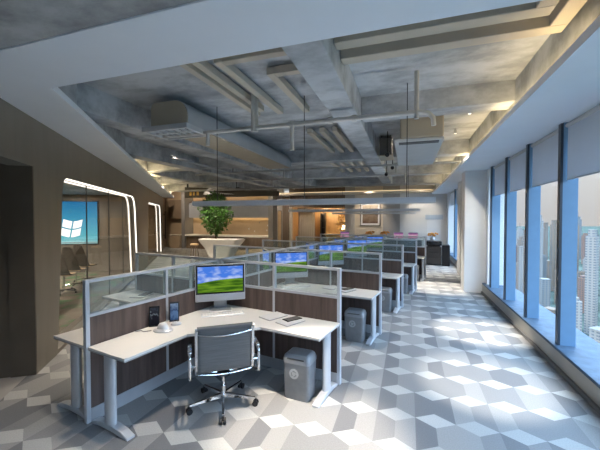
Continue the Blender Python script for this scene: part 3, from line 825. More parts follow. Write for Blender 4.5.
# all-in-one computers
def make_computer(label, group):
    t = thing('desktop_computer', label, 'computer', (0, 0, 0), 0, group)   # faces local -y
    MB().box(-.33, -.02, .12, .33, .02, .62, .012, seg=2).build('shell', 'silver_plastic', t, True)
    MB().box(-.318, -.0235, .222, .318, -.0195, .610, .002).build('bezel', 'black_gloss', t)
    MB().box(-.296, -.0252, .244, .296, -.0236, .588).build('screen', 'desktop_picture', t)
    MB().prism([(.030, .14), (.045, .30), (.055, .30), (.085, .012), (-.10, .012), (-.10, 0), (.10, 0), (.10, .012)][:0] or [(.02, .16), (.05, .16), (.10, .012), (.08, .012)], -.085, .085, 'x').build('stand', 'pipe_metal', t)
    MB().box(-.135, -.10, 0, .135, .11, .012, .004).build('stand_foot', 'pipe_metal', t)
    return t
gc = 'all-in-one desktop computers on the corner desks'
pc = make_computer('temp', gc)
first = True
for side in (1, -1):
    for k in range(5):
        o = pc if first else copy_tree(pc); first = False
        o.location = S(side*.27, 1.91*k-.27, .751); o.rotation_euler.z = DA + side*PI/4
        o['label'] = 'silver all-in-one computer showing a green hill, ' + ('window aisle side, ' if side == 1 else 'taupe wall side, ') + ['nearest bay', 'second bay from the front', 'third bay from the front', 'fourth bay from the front', 'last bay'][k]
def make_keyboard(label, group):
    t = thing('keyboard', label, 'keyboard', (0, 0, 0), 0, group)
    MB().box(-.265, -.068, 0, .265, .068, .014, .004).build('body', 'alu_leg', t)
    m = MB()
    for r in range(5):
        for c in range(14): m.box(-.252+c*.0362, -.058+r*.0238, .014, -.252+c*.0362+.031, -.058+r*.0238+.0195, .018)
    m.build('keys', 'white_plastic', t)
    return t
gk = 'slim white keyboards in front of the computers'
pk = make_keyboard('temp', gk)
first = True
for side in (1, -1):
    for k in range(5):
        o = pk if first else copy_tree(pk); first = False
        o.location = S(side*.455, 1.91*k-.435, .751); o.rotation_euler.z = DA + side*PI/4
        o['label'] = 'slim white keyboard before the computer, ' + ('window aisle side, ' if side == 1 else 'taupe wall side, ') + ['nearest bay', 'second bay from the front', 'third bay from the front', 'fourth bay from the front', 'last bay'][k]

# notebooks + phone on the wing of each desk
def make_pad(label):
    t = thing('notebook', label, 'notebook', (0, 0, 0), 0, 'white notebooks on the desks')
    MB().box(-.15, -.105, 0, .15, .105, .005, .001).build('cover', 'paper_edge', t)
    MB().box(-.148, -.103, .005, .148, .103, .014, .002).build('pages', 'paper_white', t)
    return t
def make_phone(label):
    t = thing('mobile_phone', label, 'phone', (0, 0, 0), 0, 'black mobile phones lying on notebooks')
    MB().box(-.11, -.06, 0, .11, .06, .009, .004, seg=2).build('body', 'black_gloss', t, True)
    MB().box(-.095, -.053, .009, .095, .053, .0095).build('screen', 'grille_dark', t)
    return t
pn = make_pad('temp'); pp = make_phone('temp')
first = True
for side in (1, -1):
    for k in range(4 if side == 1 else 2):
        bay = ('window aisle side, ' if side == 1 else 'taupe wall side, ') + ['nearest bay', 'second bay from the front', 'third bay from the front', 'fourth bay from the front'][k]
        o = pn if first else copy_tree(pn)
        o.location = S(side*1.075, 1.91*k-.20, .751); o.rotation_euler.z = DA + side*R(73); o['label'] = 'white notebook lying nearer the computer, ' + bay
        o = copy_tree(pn); o.location = S(side*1.37, 1.91*k-.28, .751); o.rotation_euler.z = DA + side*R(73); o['label'] = 'white notebook with a black phone on it, ' + bay
        o = pp if first else copy_tree(pp); first = False
        o.location = S(side*1.36, 1.91*k-.22, .7655); o.rotation_euler.z = DA + side*R(66); o['label'] = 'black phone lying on the white notebook, ' + bay

# things on the nearest desk
def photo_frame(label, x, y, rz, tilt, content):
    t = thing('photo_frame', label, 'photo frame', S(x, y, .752), DA+rz, 'black picture stands on the nearest desk')
    mt = Matrix.Rotation(-tilt, 4, 'X')
    MB().box(-.055, -.006, 0, .055, .006, .228, .003, mat=mt).build('frame', 'black_gloss', t)
    MB().box(-.043, -.0075, .018, .043, -.006, .210, mat=mt).build('picture', content, t)
    MB().prism([(.02, .012), (.085, 0), (.095, 0), (.032, .14)], -.015, .015, 'x').build('strut', 'black_metal', t)
ramp_screen('dark_app_screen', [(0., (.01, .01, .015)), (.5, (.02, .02, .03)), (.62, (.25, .3, .35)), (.7, (.02, .02, .03)), (1., (.05, .06, .08))], .5, 1.1)
photo_frame('black picture stand with a dark picture, left of the pair', .09, -1.17, R(46), R(12), 'dark_app_screen')
photo_frame('black picture stand with a blue picture, right of the pair', .14, -.93, R(50), R(12), 'app_screen')
t = thing('desk_telephone', 'low white domed telephone with a cable on the nearest desk', 'telephone', S(.29, -1.21, .752), DA+R(25))
MB().lathe([(.0, 0), (.105, 0), (.11, .008), (.10, .018), (.066, .026), (.058, .048), (.050, .068), (.03, .082), (0, .085)], 24, sy=.72).build('body', 'silver_plastic', t, True)
MB().tube([(-.12, -.02, .006), (-.19, -.05, .004), (-.24, -.02, .004), (-.28, -.06, .004)], .004, 6).build('cable', 'paper_edge', t)
MB().box(-.05, -.07, .02, .05, -.045, .028, .003).build('keypad', 'silver_plastic', t)
t = thing('computer_mouse', 'small white computer mouse right of the telephone', 'mouse', S(.25, -1.00, .752), DA+R(40))
MB().lathe([(0, 0), (.036, 0), (.038, .008), (.032, .024), (.016, .034), (0, .036)], 18, sx=1.65).build('body', 'silver_plastic', t, True)
MB().tube([(.02, -.004, .0325), (.02, .004, .0325)], .006, 8).build('wheel', 'paper_edge', t)

# waste bins
def make_bin(label):
    t = thing('waste_bin', label, 'bin', (0, 0, 0), 0, 'grey waste bins under the desks')   # front faces -y
    def tap(z): return .145+.012*z/.4, .112+.010*z/.4
    m = MB()
    a, b2 = tap(0)
    sh0 = rounded([(-a, -b2), (a, -b2), (a, b2), (-a, b2)], [.035]*4, 4)
    rings = []
    for z in (0, .008, .39, .41):
        a, b2 = tap(z)
        k = .97 if z == 0 else 1
        ps = rounded([(-a*k, -b2*k), (a*k, -b2*k), (a*k, b2*k), (-a*k, b2*k)], [.035]*4, 4)
        rings.append([m.b.verts.new((p[0], p[1], z)) for p in ps])
    for A, B in zip(rings, rings[1:]):
        for i in range(len(A)): m.b.faces.new((A[i], A[(i+1) % len(A)], B[(i+1) % len(A)], B[i]))
    m.b.faces.new(rings[0][::-1]); m.b.faces.new(rings[-1])
    m.build('body', 'bin_grey', t, True)
    a, b2 = .161, .126
    ld = MB()
    rings = []
    for z, k, dy in ((.40, 1.0, 0), (.435, 1.0, 0), (.475, .92, .004), (.492, .80, .008)):
        ps = rounded([(-a*k, -b2*k+dy), (a*k, -b2*k+dy), (a*k, b2*k), (-a*k, b2*k)], [.04]*4, 4)
        rings.append([ld.b.verts.new((p[0], p[1], z)) for p in ps])
    for A, B in zip(rings, rings[1:]):
        for i in range(len(A)): ld.b.faces.new((A[i], A[(i+1) % len(A)], B[(i+1) % len(A)], B[i]))
    ld.b.faces.new(rings[0][::-1]); ld.b.faces.new(rings[-1])
    lid = ld.build('lid', 'bin_lid', t, True)
    MB().box(-.10, -.128, .445, .10, -.113, .458, .002).build('slot', 'grille_dark', lid)
    MB().box(-.115, -.085, .4915, .115, .085, .495, .001).build('flap', 'bin_grey', lid)
    mt = Matrix.Translation((-.02, -.1195, .29)) @ Matrix.Rotation(R(90)+R(-1.4), 4, 'X')
    m = MB(); m.prism([(.055*math.cos(2*PI*k/24), .055*math.sin(2*PI*k/24)) for k in range(24)], 0, .003, 'z', mat=mt); bd = m.build('badge', 'bin_badge', t)
    m = MB()
    for q in range(3):      # three chasing arrows
        a0 = 2*PI*q/3 + .5
        for k in range(4):
            a1, a2 = a0 + k*.3, a0 + (k+1)*.3
            m.prism([(.022*math.cos(a1), .022*math.sin(a1)), (.034*math.cos(a1), .034*math.sin(a1)), (.034*math.cos(a2), .034*math.sin(a2)), (.022*math.cos(a2), .022*math.sin(a2))], .003, .0045, 'z', mat=mt)
        a3 = a0 + 1.2
        m.prism([(.016*math.cos(a3), .016*math.sin(a3)), (.040*math.cos(a3), .040*math.sin(a3)), (.028*math.cos(a3+.5), .028*math.sin(a3+.5))], .003, .0045, 'z', mat=mt)
    m.build('arrows', 'bin_grey', bd)
    return t
pb = make_bin('temp')
for k in range(5):
    o = pb if k == 0 else copy_tree(pb)
    o.location = S(1.585, 1.91*k-.44, 0); o.rotation_euler.z = DA + R(4)
    o['label'] = 'grey waste bin with round badge, window aisle side, ' + ['nearest bay', 'second bay from the front', 'third bay from the front', 'fourth bay from the front', 'last bay'][k]

# ================================================================== OFFICE CHAIR
def office_chair():
    cx, cy = .94, -.98
    t = thing('office_chair', 'dark grey mesh office chair with chrome frame at the nearest desk', 'chair', S(cx, cy), DA + PI/4 + R(2))   # faces local +y
    W = .262
    # sling: profile in (y, z), from front of seat to top of back
    prof = [(.27, .425), (.25, .447), (.18, .452), (.05, .445), (-.08, .438), (-.17, .445), (-.215, .475), (-.235, .52), (-.247, .62), (-.255, .74), (-.262, .86), (-.272, .918), (-.292, .932)]
    m = MB()
    rows = []
    for (y, z) in prof:
        rows.append([m.b.verts.new((W*(-1+2*k/8), y, z)) for k in range(9)])
    for A, B in zip(rows, rows[1:]):
        for k in range(8): m.b.faces.new((A[k], A[k+1], B[k+1], B[k]))
    sl = m.build('seat_sling', 'mesh_fabric', t, True)
    so = sl.modifiers.new('thick', 'SOLIDIFY'); so.thickness = .022; so.offset = 0
    sl.modifiers.new('sub', 'SUBSURF').levels = 1; sl.modifiers['sub'].render_levels = 1
    MB().tube([(-W-.004, -.285, .925), (W+.004, -.285, .925)], .020, 12).build('headroll', 'mesh_fabric', t, True)
    MB().tube([(-W, .262, .43), (W, .262, .43)], .016, 12).build('front_roll', 'mesh_fabric', t, True)
    for sx in (-1, 1):
        pts = [(sx*(W+.012), y-(0.006 if z > .5 else 0), z-(.006 if z < .5 else 0)) for y, z in prof]
        # flat chrome rail as thin ribbon
        m = MB(); rr = []
        for (x, y, z) in pts: rr.append([m.b.verts.new((x-.012, y, z)), m.b.verts.new((x+.012, y, z)), m.b.verts.new((x+.012, y-.012, z-.012)), m.b.verts.new((x-.012, y-.012, z-.012))])
        for A, B in zip(rr, rr[1:]):
            for k in range(4): m.b.faces.new((A[k], A[(k+1) % 4], B[(k+1) % 4], B[k]))
        m.b.faces.new(rr[0][::-1]); m.b.faces.new(rr[-1])
        m.build('side_rail', 'chrome', t, True)
        # loop arm
        arm = rounded([(-.262, .66), (.05, .67), (.10, .42), (-.20, .40), (-.262, .44)], [.05, .09, .06, .06, .02], 5)
        xo = sx*(W+.072)
        ar = MB().tube([(xo, y, z) for y, z in arm], .016, 10, closed=True).build('arm', 'chrome', t, True)
        MB().tube([(sx*(W+.02), -.262, .56), (xo, -.262, .56)], .010, 8).build('arm_bracket', 'chrome', ar, True)
        MB().tube([(sx*(W+.02), .0, .435), (xo, .0, .41)], .010, 8).build('seat_bracket', 'chrome', ar, True)
        MB().box(xo-.020, -.24, .672, xo+.020, .04, .690, .007, seg=2).build('arm_pad', 'chrome', ar, True)
    arc = [(W*(-1+2*k/10), -.274-.022*math.sin(PI*k/10), .865-.025*math.sin(PI*k/10)) for k in range(11)]
    MB().tube(arc, .009, 8).build('back_brace', 'chrome', t, True)
    arc = [(W*(-1+2*k/10), -.04, .425-.055*math.sin(PI*k/10)) for k in range(11)]
    MB().tube(arc, .012, 8).build('seat_brace', 'chrome', t, True)
    arc = [(W*(-1+2*k/10), -.228-.01*math.sin(PI*k/10), .455-.02*math.sin(PI*k/10)) for k in range(11)]
    MB().tube(arc, .007, 8).build('lower_brace', 'chrome', t, True)
    MB().box(-.07, -.11, .345, .07, .05, .385, .01).build('tilt_mechanism', 'caster_black', t)
    MB().tube([(0, -.02, .08), (0, -.02, .22)], .026, 14).tube([(0, -.02, .22), (0, -.02, .35)], .016, 14).build('gas_column', 'chrome', t, True)
    # five-star base
    off = R(-90) + R(26)
    off = math.atan2(-.30, .25) - PI/4
    for k in range(5):
        a = off + 2*PI*k/5
        d = Vector((math.cos(a), math.sin(a), 0)); p = Vector((-d.y, d.x, 0)); hub = Vector((0, -.02, 0))*0
        m = MB()
        r0, r1 = .02, .35
        vs = []
        for r, hw, z0, z1 in ((r0, .022, .085, .125), (r1, .012, .075, .092)):
            c = hub + d*r
            vs.append([m.b.verts.new(c - p*hw + Vector((0, 0, z0))), m.b.verts.new(c + p*hw + Vector((0, 0, z0))), m.b.verts.new(c + p*hw*.7 + Vector((0, 0, z1))), m.b.verts.new(c - p*hw*.7 + Vector((0, 0, z1)))])
        A, B = vs
        for q in range(4): m.b.faces.new((A[q], A[(q+1) % 4], B[(q+1) % 4], B[q]))
        m.b.faces.new(A[::-1]); m.b.faces.new(B)
        lg = m.build('base_arm', 'chrome', t)
        cc = d*.352
        m = MB()
        for q in (-1, 1):
            m.tube([cc + p*(q*.010) + Vector((0, 0, .030)), cc + p*(q*.028) + Vector((0, 0, .030))], .030, 16)
        m.tube([cc + Vector((0, 0, .03)), cc + Vector((0, 0, .078))], .012, 8)
        m.build('caster', 'caster_black', lg, True)
    return t
office_chair()

# ================================================================== MEETING ROOM
t = thing('wall_screen', 'blue wall screen with a white four-pane flag logo in the meeting room', 'screen', L(9.585, -2.75, 1.02), LANG - PI/2)
# local x = LN direction (rotated): LANG-90deg -> x axis = (sin, -cos) -> LN
MB().box(-1.30, -.03, 0, 1.21, .0, 1.60, .004).build('frame', 'black_metal', t)
MB().box(-1.27, -.036, .03, 1.18, -.030, 1.57).build('display', 'teal_screen', t)
def flag(cx, cz, w, h):
    m = MB()
    def wave(x): return .10*h*math.sin((x-.1)*PI*1.15)
    for (xa, xb, za, zb) in ((0, .46, .54, 1), (.54, 1, .54, 1), (0, .46, 0, .46), (.54, 1, 0, .46)):
        n = 6; up, dn = [], []
        for k in range(n+1):
            x = xa+(xb-xa)*k/n
            sh = .10*(1)  # lean
            for z, L_ in ((zb, up), (za, dn)): L_.append((cx+(x-.5+.16*(z-.5))*w, cz+(z-.5)*h - wave(x) + .06*h*(.5-x)*0))
        m.prism(up[::-1] + dn, -.040, -.036, 'y')
    return m
flag(.36, .62, .60, .58).build('logo', 'logo_white', t)
MB().box(-1.27, -.038, .06, 1.18, -.036, .085).build('taskbar', 'panel_grey', t)
def meeting_chair(label, loc, rz):
    t = thing('meeting_chair', label, 'chair', loc, rz, 'meeting chairs behind the rounded glass')     # faces +y
    m = MB(); rows = []
    for y, z, w in ((.26, .47, .24), (.05, .45, .26), (-.14, .47, .26), (-.24, .62, .25), (-.30, .85, .22), (-.36, 1.1, .17), (-.385, 1.2, .10)):
        rows.append([m.b.verts.new((w*(-1+k/3), y + .04*abs(-1+k/3)**2*(1 if z > .5 else 0), z + .03*abs(-1+k/3)**2*(0 if z > .5 else 1))) for k in range(7)])
    for A, B in zip(rows, rows[1:]):
        for k in range(6): m.b.faces.new((A[k], A[k+1], B[k+1], B[k]))
    s = m.build('shell', 'chair_brown', t, True)
    so = s.modifiers.new('thick', 'SOLIDIFY'); so.thickness = .03; s.modifiers.new('sub', 'SUBSURF').render_levels = 2
    MB().box(-.2, -.12, .475, .2, .22, .52, .02, seg=2).build('seat_pad', 'tan_seat', t, True)
    MB().tube([(0, 0, .07), (0, 0, .45)], .025, 10).build('column', 'chrome', t, True)
    for k in range(5):
        a = 2*PI*k/5
        lg = MB().tube([(0, 0, .09), (.29*math.cos(a), .29*math.sin(a), .065)], [.022, .014], 8).build('base_arm', 'chrome', t, True)
        MB().tube([(.30*math.cos(a)-.012*math.sin(a), .30*math.sin(a)+.012*math.cos(a), .028), (.30*math.cos(a)+.012*math.sin(a), .30*math.sin(a)-.012*math.cos(a), .028)], .027, 10).build('caster', 'caster_black', lg, True)
    return t
pm = meeting_chair('brown shell meeting chair behind the glass, closest to the screen edge', (-8.62, 6.15, 0), R(20))
dup(pm, (-9.12, 6.85, 0), R(15), 'brown shell meeting chair behind the glass, middle of three')
dup(pm, (-9.62, 7.55, 0), R(12), 'brown shell meeting chair behind the glass, farthest along the wall')
pm['label'] = 'brown shell meeting chair behind the glass, nearest of three'
t = thing('meeting_table', 'dark meeting table behind the rounded glass', 'table', (-7.9, 4.95, 0), LANG)
MB().prism(rounded([(-.6, -.35), (.6, -.35), (.6, .35), (-.6, .35)], [.15]*4, 5), .70, .735, 'z').build('tabletop', 'dark_panel', t)
for sx in (-.4, .4): MB().box(sx-.04, -.25, 0, sx+.04, .25, .70, .01).build('leg', 'grey_strip', t)
def area(name, loc, rot, sx, sy, e, col):
    ld = bpy.data.lights.new(name, 'AREA'); ld.shape = 'RECTANGLE'; ld.size = sx; ld.size_y = sy; ld.energy = e; ld.color = col
    o = bpy.data.objects.new(name, ld); C.objects.link(o); o.location = loc; o.rotation_euler = rot
    return o
t = thing('ceiling_light', 'dim long ceiling light panel in the meeting room', 'ceiling light', L(6.5, -2.6, 2.80), LANG)
MB().box(-2.0, -.10, 0, 2.0, .10, .05).build('frame', 'duct_white', t)
MB().box(-1.95, -.08, -.006, 1.95, .08, 0).build('diffuser', 'pendant_diffuser', t)
area('meeting_light', L(6.5, -2.6, 2.78), (0, 0, LANG), 3.8, .16, 190, (1, .90, .78))
t = thing('ceiling_light', 'added round ceiling light in the lounge behind the second rounded opening', 'ceiling light', L(13.2, -1.3, 2.80))
MB().lathe([(0, .05), (.2, .05), (.2, 0), (.17, -.01), (0, -.01)], 20).build('shade', 'pendant_diffuser', t, True)
area('lounge_fill', L(13.2, -1.3, 2.77), (0, 0, LANG), .3, .3, 70, (1, .84, .64))  # fixture and lamp added to brighten the plant behind the opening
# lounge plant behind the second opening
def bush(name, label, loc, h, rad, z0, nleaf, pot, cat='plant', stems=5, ls=.11):
    t = thing(name, label, cat, loc)
    rnd = random.Random(hash(label) % 999 if False else len(label))
    m = MB()
    for k in range(stems):
        a = 2*PI*k/stems; m.tube([(0, 0, z0), (rad*.3*math.cos(a), rad*.3*math.sin(a), z0+h*.4), (rad*.6*math.cos(a), rad*.6*math.sin(a), z0+h*.75)], [.02, .012, .005], 6)
    m.build('stem', 'bark', t, True)
    m = MB()
    for k in range(nleaf):
        while True:
            p = Vector((rnd.uniform(-1, 1), rnd.uniform(-1, 1), rnd.uniform(-1, 1)))
            if .15 < p.length < 1: break
        q = Vector((p.x*rad, p.y*rad, z0+h*(.55+.5*p.z)))
        leafq(m, q, p, ls*rnd.uniform(.7, 1.3), rnd)
    m.build('foliage', 'leaf', t)
    if pot: MB().lathe([(0, 0), (.2, 0), (.25, z0), (.22, z0), (.2, z0-.04), (0, z0-.04)], 20).build('pot', 'planter_white', t, True)
    return t
def leafq(m, q, d, s, rnd):
    d = (d.normalized()*.6 + Vector((rnd.uniform(-1, 1), rnd.uniform(-1, 1), rnd.uniform(-.8, .6)))).normalized()
    side = d.cross(Vector((rnd.uniform(-1, 1), rnd.uniform(-1, 1), rnd.uniform(-1, 1)))).normalized(); nn = d.cross(side)
    a = [q, q+d*s*.5+side*s*.24+nn*s*.06, q+d*s*1.05-nn*s*.05, q+d*s*.5-side*s*.24+nn*s*.06]
    v = [m.b.verts.new(x) for x in a]
    m.b.faces.new((v[0], v[1], v[2])); m.b.faces.new((v[0], v[2], v[3]))
bush('potted_plant', 'green potted plant behind the second rounded opening', L(12.6, -1.0), 1.5, .55, .4, 420, True)

# ================================================================== BACK OF THE OFFICE
# sculptural counter with the tree
t = thing('reception_counter', 'white sculpted counter flaring upward beneath the tree', 'counter', (-7.78, 12.4, 0), R(6))
m = MB(); rings = []
for z, w, d in ((0, .50, .34), (.3, .50, .30), (.7, .68, .36), (.98, .90, .44), (1.06, .94, .46)):
    ps = rounded([(-w, -d), (w*.93, -d*.9), (w, d), (-w*.95, d)], [.12]*4, 4)
    rings.append([m.b.verts.new((p[0] + .05*z, p[1], z)) for p in ps])
for A, B in zip(rings, rings[1:]):
    for i in range(len(A)): m.b.faces.new((A[i], A[(i+1) % len(A)], B[(i+1) % len(A)], B[i]))
m.b.faces.new(rings[0][::-1]); m.b.faces.new(rings[-1])
m.build('body', 'planter_white', t, True)
MB().box(-.86, -.40, 1.061, .92, .40, 1.085, .008).build('countertop', 'white_plastic', t)
t = thing('indoor_tree', 'bushy green tree rising out of the white counter', 'tree', (-8.05, 12.42, 1.09))
rnd = random.Random(3)
m = MB()
m.tube([(0, 0, 0), (.02, .01, .4), (-.01, .0, .9), (.02, 0, 1.5)], [.045, .035, .028, .012], 8)
for k in range(16):
    a = k*2.4; z = .45+.075*k; r = .55*(1-abs(z-1.0)/1.6)
    m.tube([(0, 0, z), (r*.6*math.cos(a), r*.6*math.sin(a), z+.15), (r*math.cos(a), r*math.sin(a), z+.22)], [.016, .010, .004], 5)
m.build('trunk', 'bark', t, True)
m = MB()
for k in range(1900):
    while True:
        p = Vector((rnd.uniform(-1, 1), rnd.uniform(-1, 1), rnd.uniform(-1, 1)))
        if .2 < p.length < 1: break
    w = .66*(1-.34*max(0, p.z)-.25*max(0, -p.z))
    lob = 1+.18*math.sin(5*math.atan2(p.y, p.x)+3*p.z)
    leafq(m, Vector((p.x*w*lob, p.y*w*lob, 1.12+.92*p.z)), p, rnd.uniform(.10, .19), rnd)
m.build('foliage', 'leaf', t)
# bar stools
def stool(label, loc):
    t = thing('bar_stool', label, 'stool', loc, R(10), None)
    MB().lathe([(0, .74), (.17, .74), (.19, .76), (.19, .80), (.17, .82), (0, .82)], 20).build('seat', 'tan_seat', t, True)
    for k in range(4):
        a = PI/4+k*PI/2
        MB().tube([(.13*math.cos(a), .13*math.sin(a), .74), (.21*math.cos(a), .21*math.sin(a), 0)], .014, 6).build('leg', 'dark_oak', t)
    MB().tube([(.18*math.cos(k*PI/8), .18*math.sin(k*PI/8), .26) for k in range(16)], .009, 6, closed=True).build('foot_ring', 'chrome', t, True)
    return t
st = stool('tan bar stool left of the white counter', (-9.30, 12.6, 0))
t = thing('bench_sofa', 'low tan curved sofa right of the white counter', 'sofa', (-7.3, 14.4, 0), R(8))
MB().box(-1.0, -.4, .12, 1.0, .4, .45, .06, seg=3).build('seat', 'tan_seat', t, True)
MB().box(-1.0, .28, .45, 1.0, .42, 1.0, .05, seg=3).build('backrest', 'dark_oak', t, True)
for sx in (-.85, .85):
    for sy in (-.3, .3): MB().tube([(sx, sy, 0), (sx, sy, .12)], .025, 8).build('leg', 'black_metal', t)

# bar wall shelf unit
t = thing('display_shelf', 'tall lit display wall unit with a grey frame behind the tree', 'shelf unit', (-10.9, 18.2, 0))
# x from -3.15 to 3.25
MB().box(-3.2, -.45, 0, -2.95, .62, 3.78).build('side_frame', 'shelf_frame', t); MB().box(3.0, -.45, 0, 3.3, .62, 3.78).build('side_frame', 'shelf_frame', t)
MB().box(-2.95, -.1, 3.62, 3.0, .62, 3.78).build('top_board', 'shelf_frame', t)
MB().box(-2.95, -.1, 3.52, 3.0, -.06, 3.62).build('top_lip', 'shelf_frame', t)
MB().box(-2.95, .45, .92, 3.0, .60, 3.62).build('back_panel', 'beige_wall', t)
MB().box(-2.95, .0, 2.0, 3.0, .18, 2.98).build('valance', 'panel_grey', t)
MB().box(-2.95, -.45, .82, 3.0, .45, .92, .01).build('counter', 'planter_white', t)
MB().box(-2.95, -.30, .0, 3.0, .45, .82).build('base_cabinet', 'dark_oak', t)
MB().tube([(-2.9, .3, 3.58), (2.95, .3, 3.58)], .02, 6).build('light_strip', 'led_cove', t)
MB().tube([(-2.9, .3, 2.06), (2.95, .3, 2.06)], .02, 6).build('light_strip', 'led_cove', t)
t = thing('bulkhead_panel', 'black ceiling bulkhead panel with an amber and white picture above the tree', 'ceiling panel', (-9.0, 14.0, 3.02))
MB().prism([(-1.9, 0), (3.3, 0), (3.3, .22), (1.6, .27), (1.2, .46), (.2, .40), (-.9, .50), (-1.9, .56)], 0, .1, 'y').build('board', 'dark_panel', t)
MB().box(-1.8, .03, .5, -1.74, .09, .78).build('hanger', 'black_metal', t); MB().box(1.0, .03, .4, 1.06, .09, .78).build('hanger', 'black_metal', t)
for k, (x, w) in enumerate(((-1.6, .12), (-1.40, .10), (-1.18, .13))): MB().box(x, -.012, .12, x+w, 0, .36).build('amber_bottle', 'gold', t)
MB().prism([(-.8, .15), (1.0, .13), (.6, .18), (-.7, .30)], -.01, 0, 'y').build('pale_stripe', 'paper_white', t)
# wall butterflies
for k, (x, z, lab) in enumerate(((-9.65, 1.30, 'white wall butterfly lowest left beside the tree'), (-9.25, 1.14, 'white wall butterfly low in the middle'), (-8.9, 1.70, 'dark wall butterfly highest on the lit wall'),
                                 (-8.35, 1.52, 'white wall butterfly upper right near the frame'), (-8.4, 1.22, 'white wall butterfly lower right near the frame'))):
    t = thing('wall_butterfly', lab, 'wall ornament', (x, 18.70-.06, z), 0, 'small butterflies on the display wall')
    for q in (-1, 1):
        MB().prism([(0, -.03), (q*.10, -.10), (q*.08, .0), (q*.15, .11), (q*.05, .10), (0, .03)][::q], 0, .008, 'y', mat=Matrix.Rotation(q*.35, 4, 'Z')).build('wing', 'shelf_frame' if k == 2 else 'white_plastic', t)
    MB().tube([(0, -.004, -.05), (0, -.004, .06)], .010, 6).build('body', 'shelf_frame', t)
# brown wall cabinet on the beige wall
t = thing('wall_cabinet', 'brown wall cabinet on the beige back wall', 'cabinet', (-14.85, 18.1, 1.95), 0)
MB().box(-.55, -.05, 0, .55, .3, 1.25, .01).build('body', 'brown_pillar', t)
MB().box(-.53, -.065, .02, -.005, -.05, 1.23).build('door', 'brown_pillar', t); MB().box(.005, -.065, .02, .53, -.05, 1.23).build('door', 'brown_pillar', t)
t = thing('side_counter', 'beige low counter below the brown wall cabinet', 'counter', (-14.72, 18.05, 0))
MB().box(-.40, -.25, 0, .40, .3, .85, .01).build('base', 'beige_wall', t)
MB().box(-.43, -.28, .85, .43, .33, .90, .01).build('top', 'cream_panel', t)
t = thing('door_pull', 'tall black bar standing at the end of the taupe wall', 'bar', L(17.0, .12, 0), LANG)
MB().tube([(0, 0, .75), (0, 0, 2.4)], .03, 10).build('bar', 'black_metal', t, True)
for z in (.95, 2.2): MB().tube([(0, 0, z), (0, .119, z)], .015, 8).build('bracket', 'black_metal', t, True)
# lit niche door in the grey wall
t = thing('display_niche', 'narrow warm lit niche frame in the grey wall', 'niche', (-7.42, 18.39, 0))
MB().box(-.13, -.03, .2, .13, 0, 2.45, .004).build('frame', 'dark_oak', t)
MB().box(-.09, -.036, .24, .09, -.03, 2.41).build('panel', 'tan_seat', t)
# doorway furniture
struct(MB().box(-6.78, YB-.06, 0, -6.62, YB+.2, 2.66).build('door_1_jamb', 'cream_panel'))
struct(MB().box(-6.62, YB-.03, 2.56, -3.42, YB+.2, 2.66).build('door_1_head', 'oak'))
t = thing('curtain', 'pleated beige curtain at the left of the lit doorway', 'curtain', (-5.95, YB+.8, 0))
m = MB(); a = [m.b.verts.new((-.55+k*.022, .04*math.sin(k*1.1), .02)) for k in range(50)]; b2 = [m.b.verts.new((-.55+k*.022, .04*math.sin(k*1.1), 2.8)) for k in range(50)]
for k in range(49): m.b.faces.new((a[k], a[k+1], b2[k+1], b2[k]))
o = m.build('fabric', 'cream_panel', t, True); o.modifiers.new('thick', 'SOLIDIFY').thickness = .006
MB().tube([(-.6, 0, 2.82), (.6, 0, 2.82)], .015, 8).build('rail', 'black_metal', t)
t = thing('shelf_tower', 'slim black shelf tower inside the lit doorway', 'shelf', (-5.1, YB+1.6, 0))
m = MB(); m.box(-.16, -.15, 0, -.13, .15, 2.3); m.box(.13, -.15, 0, .16, .15, 2.3); m.box(-.13, .12, 0, .13, .15, 2.3); m.build('case', 'black_metal', t)
for k in range(6): MB().box(-.13, -.14, .1+k*.42, .13, .12, .13+k*.42).build('shelf', 'black_metal', t)
t = thing('console_table', 'round gold drum table inside the lit doorway', 'table', (-4.45, YB+.95, 0))
MB().lathe([(0, 0), (.34, 0), (.30, .1), (.30, .9), (.42, .98), (.42, 1.04), (0, 1.04)], 24).build('drum', 'gold', t, True)
MB().lathe([(0, 1.041), (.40, 1.041), (.40, 1.055), (0, 1.055)], 24).build('top', 'oak', t, True)
t = thing('table_lamp', 'glowing table lamp inside the lit doorway', 'lamp', (-3.75, YB+1.6, .0))
MB().lathe([(0, 0), (.16, 0), (.16, .02), (.02, .04), (.02, 1.3), (0, 1.3)], 16).build('stand', 'gold', t, True)
MB().lathe([(.10, 1.28), (.20, 1.28), (.14, 1.56), (.05, 1.56)], 20).build('shade', 'lamp_warm', t, True)
bush('flower_plant', 'tall golden flowering plant at the right of the lit doorway', (-3.75, YB+.75, 0), 1.75, .24, .5, 260, True, stems=4, ls=.13)
for o in list(bpy.data.objects):
    if o.name.startswith('foliage') and o.parent and o.parent.name == 'flower_plant': o.data.materials[0] = M['gold']
def point(name, loc, e, col, r=.1):
    ld = bpy.data.lights.new(name, 'POINT'); ld.energy = e; ld.color = col; ld.shadow_soft_size = r
    o = bpy.data.objects.new(name, ld); C.objects.link(o); o.location = loc; return o
point('corridor_lamp', (-4.9, YB+1.3, 2.5), 110, (1, .74, .42), .15)
# framed picture
t = thing('framed_picture', 'framed dark picture with a pale mount on the cream wall', 'picture', (-2.0, 18.385, 1.55))
m = MB()
for a in ((-.56, -.03, 0, .56, .012, .05), (-.56, -.03, 1.27, .56, .012, 1.32), (-.56, -.03, .05, -.51, .012, 1.27), (.51, -.03, .05, .56, .012, 1.27)): m.box(*a)
m.build('frame', 'shelf_frame', t)
MB().box(-.51, -.012, .05, .51, .010, 1.27).build('mount', 'paper_white', t)
MB().box(-.42, -.016, .15, .42, -.012, 1.17).build('print', 'photo_print', t)
